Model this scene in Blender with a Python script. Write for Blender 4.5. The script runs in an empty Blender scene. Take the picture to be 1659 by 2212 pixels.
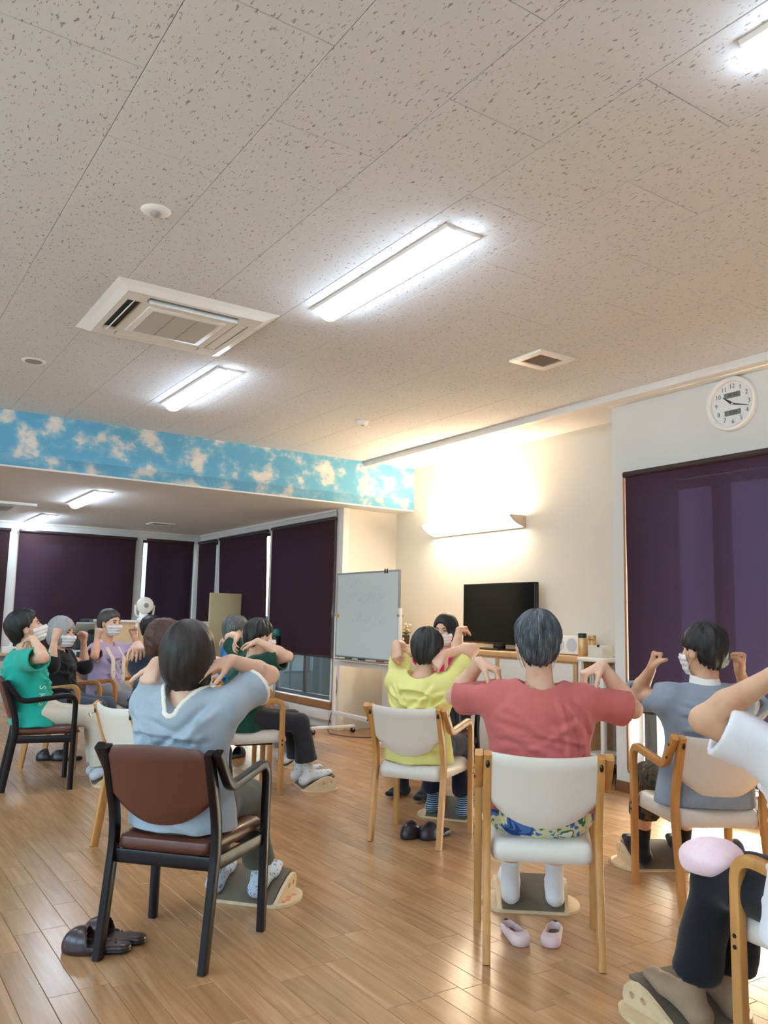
import bpy, bmesh, math, random
import numpy as np
from mathutils import Vector, Matrix, Euler
random.seed(7)
SC = bpy.context.scene
COL = SC.collection
R_ = math.radians

# ------------------------------------------------------------------ camera
HC = 1.235                      # lens height
ZC = 3.006                      # ceiling of the main room
cd = bpy.data.cameras.new('camera')
cam = bpy.data.objects.new('camera', cd)
COL.objects.link(cam)
cd.sensor_fit = 'VERTICAL'
cd.sensor_height = 24.0
cd.lens = 1776.0 / 2212.0 * 24.0
cd.clip_start = 0.05
cam.matrix_world = (Matrix.Translation((0, 0, HC)) @ Matrix.Rotation(-0.58453, 4, 'Z')
                    @ Matrix.Rotation(1.70100, 4, 'X') @ Matrix.Rotation(0.02271, 4, 'Z'))
SC.camera = cam

# ------------------------------------------------------------------ exposure, sky, sun
SC.view_settings.view_transform = 'Standard'
SC.view_settings.look = 'None'
SC.view_settings.gamma = 1.0
SC.view_settings.use_curve_mapping = False
SC.view_settings.exposure = 0.82
SC.cycles.use_denoising = True
SC.cycles.max_bounces = 10
SC.cycles.diffuse_bounces = 6
SC.cycles.sample_clamp_indirect = 8.0

wd = bpy.data.worlds.new('sky')
SC.world = wd
wd.use_nodes = True
wn = wd.node_tree
wn.nodes.clear()
wo = wn.nodes.new('ShaderNodeOutputWorld')
wb = wn.nodes.new('ShaderNodeBackground')
ws = wn.nodes.new('ShaderNodeTexSky')
ws.sky_type = 'NISHITA'
ws.sun_disc = False
ws.sun_elevation = R_(24)
ws.sun_rotation = R_(60)
ws.air_density = 1.0
ws.dust_density = 4.5
wb.inputs['Strength'].default_value = 1.7
wn.links.new(ws.outputs[0], wb.inputs[0])
wn.links.new(wb.outputs[0], wo.inputs[0])

SUN_EL, SUN_AZ = R_(24), R_(38)         # the sun stands outside the right-hand wall, towards +y
sl = bpy.data.lights.new('sun', 'SUN')
sl.energy = 40.0
sl.angle = R_(1.5)
sl.color = (1.0, 0.94, 0.84)
so = bpy.data.objects.new('sun', sl)
COL.objects.link(so)
so.location = (12, 10, 8)
so.rotation_euler = Vector((-math.cos(SUN_EL) * math.cos(SUN_AZ), -math.cos(SUN_EL) * math.sin(SUN_AZ),
                            -math.sin(SUN_EL))).to_track_quat('-Z', 'Y').to_euler()
LAMP = 27.0                      # radiance of the fluorescent diffusers
SCONCE = 22.0

# ------------------------------------------------------------------ materials
def s2l(c):
    return tuple(((v / 255) / 12.92 if v / 255 <= 0.04045 else ((v / 255 + 0.055) / 1.055) ** 2.4) for v in c)

MATS = {}
def mat(name, rgb, rough=0.6, metal=0.0, coat=0.0, var=0.0, vscale=8.0, bump=0.0, bscale=60.0, trans=None,
        sheen=0.0, spec=0.5, emit=None, strength=0.0, stretch=(1, 1, 1)):
    """Principled material; var = noise variation of the colour, bump = relief strength"""
    if name in MATS:
        return MATS[name]
    m = bpy.data.materials.new(name)
    MATS[name] = m
    m.use_nodes = True
    nt = m.node_tree
    b = nt.nodes['Principled BSDF']
    col = s2l(rgb) + (1,)
    b.inputs['Base Color'].default_value = col
    b.inputs['Roughness'].default_value = rough
    b.inputs['Metallic'].default_value = metal
    b.inputs['Coat Weight'].default_value = coat
    b.inputs['Coat Roughness'].default_value = 0.12
    b.inputs['Sheen Weight'].default_value = sheen
    b.inputs['Specular IOR Level'].default_value = spec
    if emit:
        b.inputs['Emission Color'].default_value = s2l(emit) + (1,)
        b.inputs['Emission Strength'].default_value = strength
    if var or bump:
        tc = nt.nodes.new('ShaderNodeTexCoord')
        mp = nt.nodes.new('ShaderNodeMapping')
        mp.inputs['Scale'].default_value = stretch
        nt.links.new(tc.outputs['Object'], mp.inputs[0])
    if var:
        n = nt.nodes.new('ShaderNodeTexNoise')
        n.inputs['Scale'].default_value = vscale
        n.inputs['Detail'].default_value = 4
        nt.links.new(mp.outputs[0], n.inputs['Vector'])
        mx = nt.nodes.new('ShaderNodeMix')
        mx.data_type = 'RGBA'
        mx.inputs[6].default_value = tuple(min(1, c * (1 - var)) for c in col[:3]) + (1,)
        mx.inputs[7].default_value = tuple(min(1, c * (1 + var)) for c in col[:3]) + (1,)
        nt.links.new(n.outputs[0], mx.inputs[0])
        nt.links.new(mx.outputs[2], b.inputs['Base Color'])
    if bump:
        n2 = nt.nodes.new('ShaderNodeTexNoise')
        n2.inputs['Scale'].default_value = bscale
        n2.inputs['Detail'].default_value = 3
        nt.links.new(mp.outputs[0], n2.inputs['Vector'])
        bp = nt.nodes.new('ShaderNodeBump')
        bp.inputs['Strength'].default_value = bump
        bp.inputs['Distance'].default_value = 0.004
        nt.links.new(n2.outputs[0], bp.inputs['Height'])
        nt.links.new(bp.outputs[0], b.inputs['Normal'])
    return m

def ramp(nt, fac, stops, const=False):
    r = nt.nodes.new('ShaderNodeValToRGB')
    if const:
        r.color_ramp.interpolation = 'CONSTANT'
    e = r.color_ramp.elements
    while len(e) < len(stops):
        e.new(0.5)
    for el, (p, c) in zip(e, stops):
        el.position = p
        el.color = tuple(c) + (1,)
    nt.links.new(fac, r.inputs[0])
    return r.outputs[0]

def newmat(name):
    m = bpy.data.materials.new(name)
    MATS[name] = m
    m.use_nodes = True
    return m, m.node_tree, m.node_tree.nodes['Principled BSDF']

def node(nt, t, **kw):
    n = nt.nodes.new(t)
    for k, v in kw.items():
        n.inputs[k].default_value = v
    return n

def wood_floor():
    m, nt, b = newmat('oak_flooring')
    geo = nt.nodes.new('ShaderNodeNewGeometry')
    oi = nt.nodes.new('ShaderNodeObjectInfo')
    add = nt.nodes.new('ShaderNodeMath'); add.operation = 'ADD'
    nt.links.new(geo.outputs['Random Per Island'], add.inputs[0]); nt.links.new(oi.outputs['Random'], add.inputs[1])
    fr = nt.nodes.new('ShaderNodeMath'); fr.operation = 'FRACT'
    nt.links.new(add.outputs[0], fr.inputs[0])
    off = nt.nodes.new('ShaderNodeVectorMath'); off.operation = 'SCALE'
    off.inputs[0].default_value = (3.1, 17.0, 5.0)
    nt.links.new(fr.outputs[0], off.inputs['Scale'])
    ad = nt.nodes.new('ShaderNodeVectorMath'); ad.operation = 'ADD'
    nt.links.new(geo.outputs['Position'], ad.inputs[0]); nt.links.new(off.outputs[0], ad.inputs[1])
    mp = nt.nodes.new('ShaderNodeMapping'); mp.inputs['Scale'].default_value = (26, 1.6, 1)
    nt.links.new(ad.outputs[0], mp.inputs[0])
    n1 = node(nt, 'ShaderNodeTexNoise', Scale=1.0, Detail=5, Distortion=1.4)
    nt.links.new(mp.outputs[0], n1.inputs['Vector'])
    c1 = ramp(nt, n1.outputs[0], [(0.28, s2l((162, 117, 76))), (0.55, s2l((180, 135, 92))), (0.78, s2l((194, 151, 109)))])
    mp2 = nt.nodes.new('ShaderNodeMapping'); mp2.inputs['Scale'].default_value = (160, 5, 1)
    nt.links.new(ad.outputs[0], mp2.inputs[0])
    n2 = node(nt, 'ShaderNodeTexNoise', Scale=1.0, Detail=2)
    nt.links.new(mp2.outputs[0], n2.inputs['Vector'])
    hsv = nt.nodes.new('ShaderNodeHueSaturation')
    nt.links.new(c1, hsv.inputs['Color'])
    mr = nt.nodes.new('ShaderNodeMapRange'); mr.inputs['To Min'].default_value = 0.86; mr.inputs['To Max'].default_value = 1.08
    nt.links.new(fr.outputs[0], mr.inputs[0])
    mu = nt.nodes.new('ShaderNodeMath'); mu.operation = 'MULTIPLY'
    mr2 = nt.nodes.new('ShaderNodeMapRange'); mr2.inputs['To Min'].default_value = 0.86; mr2.inputs['To Max'].default_value = 1.1
    nt.links.new(n2.outputs[0], mr2.inputs[0])
    nt.links.new(mr.outputs[0], mu.inputs[0]); nt.links.new(mr2.outputs[0], mu.inputs[1])
    nt.links.new(mu.outputs[0], hsv.inputs['Value'])
    nt.links.new(hsv.outputs[0], b.inputs['Base Color'])
    b.inputs['Roughness'].default_value = 0.24
    bp = node(nt, 'ShaderNodeBump', Strength=0.05, Distance=0.002)
    n4 = node(nt, 'ShaderNodeTexNoise', Scale=7.0, Detail=2)
    nt.links.new(geo.outputs['Position'], n4.inputs['Vector'])
    nt.links.new(n4.outputs[0], bp.inputs['Height']); nt.links.new(bp.outputs[0], b.inputs['Normal'])
    return m

def tile_mat():
    m, nt, b = newmat('fissured_mineral_tile')
    geo = nt.nodes.new('ShaderNodeNewGeometry')
    mp = nt.nodes.new('ShaderNodeMapping'); mp.inputs['Scale'].default_value = (100, 36, 1)
    mp.inputs['Rotation'].default_value = (0, 0, R_(6))
    nt.links.new(geo.outputs['Position'], mp.inputs[0])
    n1 = node(nt, 'ShaderNodeTexNoise', Scale=1.0, Detail=2.5, Roughness=0.55, Distortion=0.5)
    nt.links.new(mp.outputs[0], n1.inputs['Vector'])
    mp2 = nt.nodes.new('ShaderNodeMapping'); mp2.inputs['Scale'].default_value = (120, 120, 1)
    nt.links.new(geo.outputs['Position'], mp2.inputs[0])
    n2 = node(nt, 'ShaderNodeTexNoise', Scale=1.0, Detail=2)
    nt.links.new(mp2.outputs[0], n2.inputs['Vector'])
    base = s2l((216, 219, 222))
    dark = s2l((152, 147, 145))
    f1 = ramp(nt, n1.outputs[0], [(0.62, (0, 0, 0)), (0.67, (1, 1, 1))])
    f2 = ramp(nt, n2.outputs[0], [(0.70, (0, 0, 0)), (0.76, (.5, .5, .5))])
    mx = nt.nodes.new('ShaderNodeMix'); mx.data_type = 'RGBA'; mx.blend_type = 'LIGHTEN'
    mx.inputs[0].default_value = 1.0
    nt.links.new(f1, mx.inputs[6]); nt.links.new(f2, mx.inputs[7])
    mc = nt.nodes.new('ShaderNodeMix'); mc.data_type = 'RGBA'
    mc.inputs[6].default_value = base + (1,); mc.inputs[7].default_value = dark + (1,)
    nt.links.new(mx.outputs[2], mc.inputs[0])
    nt.links.new(mc.outputs[2], b.inputs['Base Color'])
    b.inputs['Roughness'].default_value = 0.95
    bp = node(nt, 'ShaderNodeBump', Strength=0.5, Distance=0.002); bp.invert = True
    nt.links.new(mx.outputs[2], bp.inputs['Height']); nt.links.new(bp.outputs[0], b.inputs['Normal'])
    return m

def cloud_mat():
    m, nt, b = newmat('cloud_wallpaper')
    geo = nt.nodes.new('ShaderNodeNewGeometry')
    mp = nt.nodes.new('ShaderNodeMapping'); mp.inputs['Scale'].default_value = (3.9, 0.0, 4.8)
    mp.inputs['Location'].default_value = (2.3, 0.0, 1.7)
    nt.links.new(geo.outputs['Position'], mp.inputs[0])
    n1 = node(nt, 'ShaderNodeTexNoise', Scale=1.0, Detail=5, Roughness=0.58, Distortion=0.12)
    nt.links.new(mp.outputs[0], n1.inputs['Vector'])
    c = ramp(nt, n1.outputs[0], [(0.45, s2l((96, 166, 202))), (0.52, s2l((126, 180, 206))), (0.60, s2l((216, 212, 206))), (0.75, s2l((238, 232, 222)))])
    nt.links.new(c, b.inputs['Base Color'])
    b.inputs['Roughness'].default_value = 0.8
    return m

def blind_mat():
    m, nt, b = newmat('aubergine_blind_fabric')
    out = nt.nodes['Material Output']
    nt.nodes.remove(b)
    geo = nt.nodes.new('ShaderNodeNewGeometry')
    mp = nt.nodes.new('ShaderNodeMapping'); mp.inputs['Scale'].default_value = (260, 260, 420)
    nt.links.new(geo.outputs['Position'], mp.inputs[0])
    n1 = node(nt, 'ShaderNodeTexNoise', Scale=1.0, Detail=2)
    nt.links.new(mp.outputs[0], n1.inputs['Vector'])
    c = ramp(nt, n1.outputs[0], [(0.3, s2l((55, 39, 43))), (0.7, s2l((71, 52, 55)))])
    d = nt.nodes.new('ShaderNodeBsdfDiffuse')
    nt.links.new(c, d.inputs[0])
    t = nt.nodes.new('ShaderNodeBsdfTranslucent'); t.inputs[0].default_value = s2l((96, 92, 150)) + (1,)
    mx = nt.nodes.new('ShaderNodeMixShader'); mx.inputs[0].default_value = 0.012
    nt.links.new(d.outputs[0], mx.inputs[1]); nt.links.new(t.outputs[0], mx.inputs[2])
    nt.links.new(mx.outputs[0], out.inputs[0])
    return m

def glass_mat():
    m, nt, b = newmat('window_glass')
    b.inputs['Base Color'].default_value = (0.93, 0.98, 0.97, 1)
    b.inputs['Transmission Weight'].default_value = 1.0
    b.inputs['Roughness'].default_value = 0.0
    b.inputs['IOR'].default_value = 1.1
    return m

def skin_mat(name, rgb):
    if name in MATS:
        return MATS[name]
    m, nt, b = newmat(name)
    tc = nt.nodes.new('ShaderNodeTexCoord')
    n1 = node(nt, 'ShaderNodeTexNoise', Scale=14.0, Detail=4)
    nt.links.new(tc.outputs['Object'], n1.inputs['Vector'])
    c = np.array(rgb, float)
    col = ramp(nt, n1.outputs[0], [(0.3, s2l(c * (0.95, 0.88, 0.85))), (0.5, s2l(c)), (0.72, s2l(np.minimum(c * (1.03, 1.03, 1.02), 255)))])
    nt.links.new(col, b.inputs['Base Color'])
    b.inputs['Roughness'].default_value = 0.5
    b.inputs['Subsurface Weight'].default_value = 0.08
    b.inputs['Subsurface Radius'].default_value = (0.012, 0.005, 0.003)
    return m

def hair_mat(name, dark, light, bias=0.5, rough=0.42):
    m, nt, b = newmat(name)
    at = nt.nodes.new('ShaderNodeAttribute'); at.attribute_name = 'strand'
    n1 = node(nt, 'ShaderNodeTexNoise', Scale=3.2, Detail=6, Roughness=0.7)
    nt.links.new(at.outputs['Vector'], n1.inputs['Vector'])
    c = ramp(nt, n1.outputs[0], [(bias - 0.14, s2l(dark)), (bias + 0.02, s2l([(a * .7 + b_ * .3) for a, b_ in zip(dark, light)])), (bias + 0.2, s2l(light))])
    nt.links.new(c, b.inputs['Base Color'])
    b.inputs['Roughness'].default_value = rough
    bp = node(nt, 'ShaderNodeBump', Strength=0.55, Distance=0.004)
    nt.links.new(n1.outputs[0], bp.inputs['Height']); nt.links.new(bp.outputs[0], b.inputs['Normal'])
    return m

def cloth(name, rgb, var=0.07, weave=420.0, rough=0.9, sheen=0.15):
    if name in MATS:
        return MATS[name]
    m, nt, b = newmat(name)
    tc = nt.nodes.new('ShaderNodeTexCoord')
    n1 = node(nt, 'ShaderNodeTexNoise', Scale=9.0, Detail=5, Roughness=0.65)
    nt.links.new(tc.outputs['Object'], n1.inputs['Vector'])
    n2 = node(nt, 'ShaderNodeTexNoise', Scale=weave, Detail=1)
    nt.links.new(tc.outputs['Object'], n2.inputs['Vector'])
    mxf = nt.nodes.new('ShaderNodeMix'); mxf.inputs[0].default_value = 0.4
    nt.links.new(n1.outputs[0], mxf.inputs[2]); nt.links.new(n2.outputs[0], mxf.inputs[3])
    c = np.array(s2l(rgb))
    col = ramp(nt, mxf.outputs[0], [(0.35, c * (1 - var * 1.6)), (0.65, np.minimum(c * (1 + var * 1.6), 1))])
    nt.links.new(col, b.inputs['Base Color'])
    b.inputs['Roughness'].default_value = rough
    b.inputs['Sheen Weight'].default_value = sheen
    b.inputs['Specular IOR Level'].default_value = 0.25
    bp = node(nt, 'ShaderNodeBump', Strength=0.25, Distance=0.003)
    nt.links.new(mxf.outputs[0], bp.inputs['Height']); nt.links.new(bp.outputs[0], b.inputs['Normal'])
    return m

def printed(name, stops, scale, detail=2.0, distortion=0.0, rough=0.9, stretch=(1, 1, 1)):
    """cloth with a printed pattern: noise through a stepped ramp"""
    m, nt, b = newmat(name)
    tc = nt.nodes.new('ShaderNodeTexCoord')
    mp = nt.nodes.new('ShaderNodeMapping'); mp.inputs['Scale'].default_value = stretch
    nt.links.new(tc.outputs['Object'], mp.inputs[0])
    n1 = node(nt, 'ShaderNodeTexNoise', Scale=scale, Detail=detail, Distortion=distortion)
    nt.links.new(mp.outputs[0], n1.inputs['Vector'])
    c = ramp(nt, n1.outputs[0], [(p, s2l(q)) for p, q in stops], const=True)
    nt.links.new(c, b.inputs['Base Color'])
    b.inputs['Roughness'].default_value = rough
    return m

def striped(name, c0, c1, freq, axis='Z', rough=0.9, width=0.5):
    m, nt, b = newmat(name)
    tc = nt.nodes.new('ShaderNodeTexCoord')
    w = node(nt, 'ShaderNodeTexWave', Scale=freq)
    w.bands_direction = axis
    nt.links.new(tc.outputs['Object'], w.inputs['Vector'])
    c = ramp(nt, w.outputs[1], [(0.0, s2l(c0)), (width, s2l(c1))], const=True)
    nt.links.new(c, b.inputs['Base Color'])
    b.inputs['Roughness'].default_value = rough
    return m

def wood(name, rgb, stretch=(18, 18, 1.6), rough=0.4, var=0.16):
    if name in MATS:
        return MATS[name]
    m, nt, b = newmat(name)
    tc = nt.nodes.new('ShaderNodeTexCoord')
    mp = nt.nodes.new('ShaderNodeMapping'); mp.inputs['Scale'].default_value = stretch
    nt.links.new(tc.outputs['Object'], mp.inputs[0])
    n1 = node(nt, 'ShaderNodeTexNoise', Scale=2.5, Detail=5, Distortion=0.8)
    nt.links.new(mp.outputs[0], n1.inputs['Vector'])
    c = np.array(s2l(rgb))
    col = ramp(nt, n1.outputs[0], [(0.3, c * (1 - var)), (0.7, np.minimum(c * (1 + var), 1))])
    nt.links.new(col, b.inputs['Base Color'])
    b.inputs['Roughness'].default_value = rough
    return m

FLOOR = wood_floor()
TILE = tile_mat()
CLOUD = cloud_mat()
BLIND = blind_mat()
GLASS = glass_mat()
M_WALL = mat('cream_wallpaper', (216, 213, 205), 0.85, bump=0.15, bscale=220)
M_WALLW = mat('white_wallpaper', (216, 217, 214), 0.85, bump=0.15, bscale=220)
M_CEIL = mat('plain_ceiling_board', (220, 221, 221), 0.9, bump=0.1, bscale=150)
M_TRIM = mat('white_paint', (226, 224, 220), 0.5, var=0.03)
M_TRIMWOOD = wood('oak_trim', (160, 112, 70), (3, 3, 3))
M_BASE = wood('brown_baseboard', (124, 84, 52), (4, 4, 4))
M_ALU = mat('grey_aluminium', (96, 96, 98), 0.35, 0.7, var=0.05)
M_WHITEPL = mat('white_plastic', (236, 236, 232), 0.35, var=0.02)
M_GREYPL = mat('grey_plastic', (150, 148, 144), 0.5, var=0.03)
M_DARKPL = mat('dark_slot', (40, 38, 38), 0.6, var=0.1)
M_BLACK = mat('black_plastic', (18, 18, 19), 0.35, var=0.1)
M_STEEL = mat('steel', (190, 190, 190), 0.25, 1.0, var=0.03)
M_LAMP = mat('fluorescent_diffuser', (250, 250, 250), 0.4, emit=(216, 234, 252), strength=LAMP)
M_OAK = wood('light_beech_wood', (190, 134, 74), (14, 14, 2.0), 0.38)
M_DKWOOD = wood('black_brown_stained_wood', (24, 14, 15), (14, 14, 2.0), 0.32)
M_DKWOOD.node_tree.nodes['Principled BSDF'].inputs['Specular IOR Level'].default_value = 0.3
M_WVINYL = mat('white_vinyl', (218, 207, 196), 0.42, coat=0.1, var=0.03, bump=0.08, bscale=300)
M_BVINYL = mat('brown_vinyl', (92, 48, 34), 0.42, coat=0.12, var=0.08, bump=0.1, bscale=300)

# ------------------------------------------------------------------ helpers
def link(o, parent=None):
    COL.objects.link(o)
    if parent is not None:
        o.parent = parent
    return o

def obj(name, me, m=None, parent=None, loc=None, rot=None):
    o = bpy.data.objects.new(name, me)
    if m is not None:
        me.materials.clear() if False else None
        if not me.materials:
            me.materials.append(m)
    link(o, parent)
    if loc is not None:
        o.location = loc
    if rot is not None:
        o.rotation_euler = rot
    return o

def tag(o, label, cat, group=None):
    o['label'] = label
    o['category'] = cat
    if group:
        o['group'] = group
    return o

def thing(name, label, cat, loc=(0, 0, 0), rotz=0.0, group=None):
    o = bpy.data.objects.new(name, None)
    o.empty_display_size = 0.1
    COL.objects.link(o)
    o.location = loc
    o.rotation_euler = (0, 0, rotz)
    return tag(o, label, cat, group)

def struct(o):
    o['kind'] = 'structure'
    return o

def bm_mesh(name, bm, smooth=False):
    bmesh.ops.recalc_face_normals(bm, faces=bm.faces)
    me = bpy.data.meshes.new(name)
    bm.to_mesh(me)
    bm.free()
    if smooth:
        me.polygons.foreach_set('use_smooth', [True] * len(me.polygons))
        try:
            me.set_sharp_from_angle(angle=R_(40))
        except Exception:
            pass
    return me

def bx(bm, lo, hi, M=None, bevel=0.0, seg=2):
    lo = Vector(lo); hi = Vector(hi)
    T = Matrix.Translation((lo + hi) / 2) @ Matrix.Diagonal((*(hi - lo), 1))
    r = bmesh.ops.create_cube(bm, size=1.0, matrix=(M @ T) if M else T)
    if bevel:
        es = list({e for v in r['verts'] for e in v.link_edges})
        bmesh.ops.bevel(bm, geom=es, offset=bevel, segments=seg, affect='EDGES', profile=0.5)
    return bm

def box(name, lo, hi, m, parent=None, bevel=0.0, seg=2, smooth=None, M=None):
    bm = bmesh.new()
    bx(bm, lo, hi, M, bevel, seg)
    return obj(name, bm_mesh(name, bm, bevel > 0 if smooth is None else smooth), m, parent)

def cyl(bm, p0, p1, r0, r1=None, n=16, caps=True):
    p0 = Vector(p0); p1 = Vector(p1)
    d = p1 - p0
    q = Vector((0, 0, 1)).rotation_difference(d.normalized())
    M = Matrix.Translation((p0 + p1) / 2) @ q.to_matrix().to_4x4()
    bmesh.ops.create_cone(bm, cap_ends=caps, segments=n, radius1=r0, radius2=r0 if r1 is None else r1, depth=d.length, matrix=M)
    return bm

def cylo(name, p0, p1, r0, m, parent=None, r1=None, n=16):
    bm = bmesh.new()
    cyl(bm, p0, p1, r0, r1, n)
    return obj(name, bm_mesh(name, bm, True), m, parent)

def lathe(bm, prof, n=24, M=None):
    rings = []
    for r, z in prof:
        if r < 1e-5:
            v = bm.verts.new((0, 0, z))
            rings.append([v])
        else:
            rings.append([bm.verts.new((r * math.cos(2 * math.pi * i / n), r * math.sin(2 * math.pi * i / n), z)) for i in range(n)])
    for a, b in zip(rings, rings[1:]):
        if len(a) == 1 and len(b) == 1:
            continue
        for i in range(n):
            j = (i + 1) % n
            if len(a) == 1:
                bm.faces.new((a[0], b[i], b[j]))
            elif len(b) == 1:
                bm.faces.new((a[i], a[j], b[0]))
            else:
                bm.faces.new((a[i], a[j], b[j], b[i]))
    if M:
        bmesh.ops.transform(bm, matrix=M, verts=bm.verts)
    return bm

def latheo(name, prof, m, parent=None, n=24, M=None):
    bm = bmesh.new()
    lathe(bm, prof, n, M)
    return obj(name, bm_mesh(name, bm, True), m, parent)

def fillet(pts, r, n=6):
    """round the inner corners of a polyline; r may be a list per corner"""
    pts = [Vector(p) for p in pts]
    out = [pts[0]]
    for i in range(1, len(pts) - 1):
        p, a, b = pts[i], pts[i - 1], pts[i + 1]
        rr = r[i - 1] if isinstance(r, (list, tuple)) else r
        u = (a - p).normalized(); v = (b - p).normalized()
        d = min(rr, (a - p).length * .49, (b - p).length * .49)
        q0, q1 = p + u * d, p + v * d
        for k in range(n + 1):
            t = k / n
            out.append(q0 * (1 - t) ** 2 + p * 2 * t * (1 - t) + q1 * t * t)
    out.append(pts[-1])
    return out

def sweep(bm, pts, sect, side=Vector((1, 0, 0)), caps=True, taper=None):
    """sweep a closed 2-D section (u along side, v along the in-plane normal) along pts"""
    pts = [Vector(p) for p in pts]
    rings = []
    n = len(pts)
    for i, p in enumerate(pts):
        t = (pts[min(i + 1, n - 1)] - pts[max(i - 1, 0)]).normalized()
        s = (side - t * side.dot(t)).normalized()
        nn = t.cross(s)
        k = 1.0 if taper is None else taper[i]
        rings.append([bm.verts.new(p + s * u * k + nn * v * k) for u, v in sect])
    m = len(sect)
    for a, b in zip(rings, rings[1:]):
        for i in range(m):
            j = (i + 1) % m
            bm.faces.new((a[i], a[j], b[j], b[i]))
    if caps:
        bm.faces.new(rings[0][::-1])
        bm.faces.new(rings[-1])
    return bm

def rrect(w, h, r=0.006, n=2):
    o = []
    for cx, cy, a0 in ((w / 2 - r, h / 2 - r, 0), (-w / 2 + r, h / 2 - r, 90), (-w / 2 + r, -h / 2 + r, 180), (w / 2 - r, -h / 2 + r, 270)):
        for k in range(n + 1):
            a = R_(a0 + 90 * k / n)
            o.append((cx + r * math.cos(a), cy + r * math.sin(a)))
    return o

def circ(r, n=8):
    return [(r * math.cos(2 * math.pi * i / n), r * math.sin(2 * math.pi * i / n)) for i in range(n)]

def sweepo(name, pts, sect, m, parent=None, side=Vector((1, 0, 0)), taper=None):
    bm = bmesh.new()
    sweep(bm, pts, sect, side, True, taper)
    return obj(name, bm_mesh(name, bm, True), m, parent)

def prism(bm, outline, z0, z1, M=None, holes=()):
    """extrude a 2-D outline; holes = list of outlines"""
    from mathutils.geometry import tessellate_polygon
    loops = [[Vector((x, y, 0)) for x, y in outline]] + [[Vector((x, y, 0)) for x, y in h] for h in holes]
    tris = tessellate_polygon(loops)
    flat = [v for l in loops for v in l]
    lo = [bm.verts.new((v.x, v.y, z0)) for v in flat]
    hi = [bm.verts.new((v.x, v.y, z1)) for v in flat]
    for a, b, c in tris:
        try:
            bm.faces.new((hi[a], hi[b], hi[c])); bm.faces.new((lo[c], lo[b], lo[a]))
        except ValueError:
            pass
    k = 0
    for l in loops:
        n = len(l)
        for i in range(n):
            j = (i + 1) % n
            bm.faces.new((lo[k + i], lo[k + j], hi[k + j], hi[k + i]))
        k += n
    if M:
        bmesh.ops.transform(bm, matrix=M, verts=list(set(lo + hi)))
    return bm

def text_mesh(name, s, size, depth=0.0008, align='CENTER'):
    cu = bpy.data.curves.new('glyphs', 'FONT')
    cu.body = s
    cu.size = size
    cu.align_x = align
    cu.align_y = 'CENTER'
    cu.extrude = depth / 2
    cu.resolution_u = 3
    t = bpy.data.objects.new('glyphs', cu)
    COL.objects.link(t)
    bpy.context.view_layer.update()
    me = bpy.data.meshes.new_from_object(t.evaluated_get(bpy.context.evaluated_depsgraph_get()))
    bpy.data.objects.remove(t)
    bpy.data.curves.remove(cu)
    me.name = name
    return me
def dup(root, loc, rotz, label, group=None, name=None):
    r = root.copy()
    if name:
        r.name = name
    COL.objects.link(r)
    r.location = loc
    r.rotation_euler = (0, 0, rotz)
    r['label'] = label
    if group:
        r['group'] = group
    elif 'group' in r:
        del r['group']
    for ch in list(root.children):
        c = ch.copy(); COL.objects.link(c); c.parent = r
        for g in list(ch.children):
            d = g.copy(); COL.objects.link(d); d.parent = c
    return r
# ------------------------------------------------------------------ solid modelling on a grid (bodies, clothes, hair)
F32 = np.float32
def nrm(v):
    v = np.array(v, float)
    return v / (np.linalg.norm(v) + 1e-12)

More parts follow.
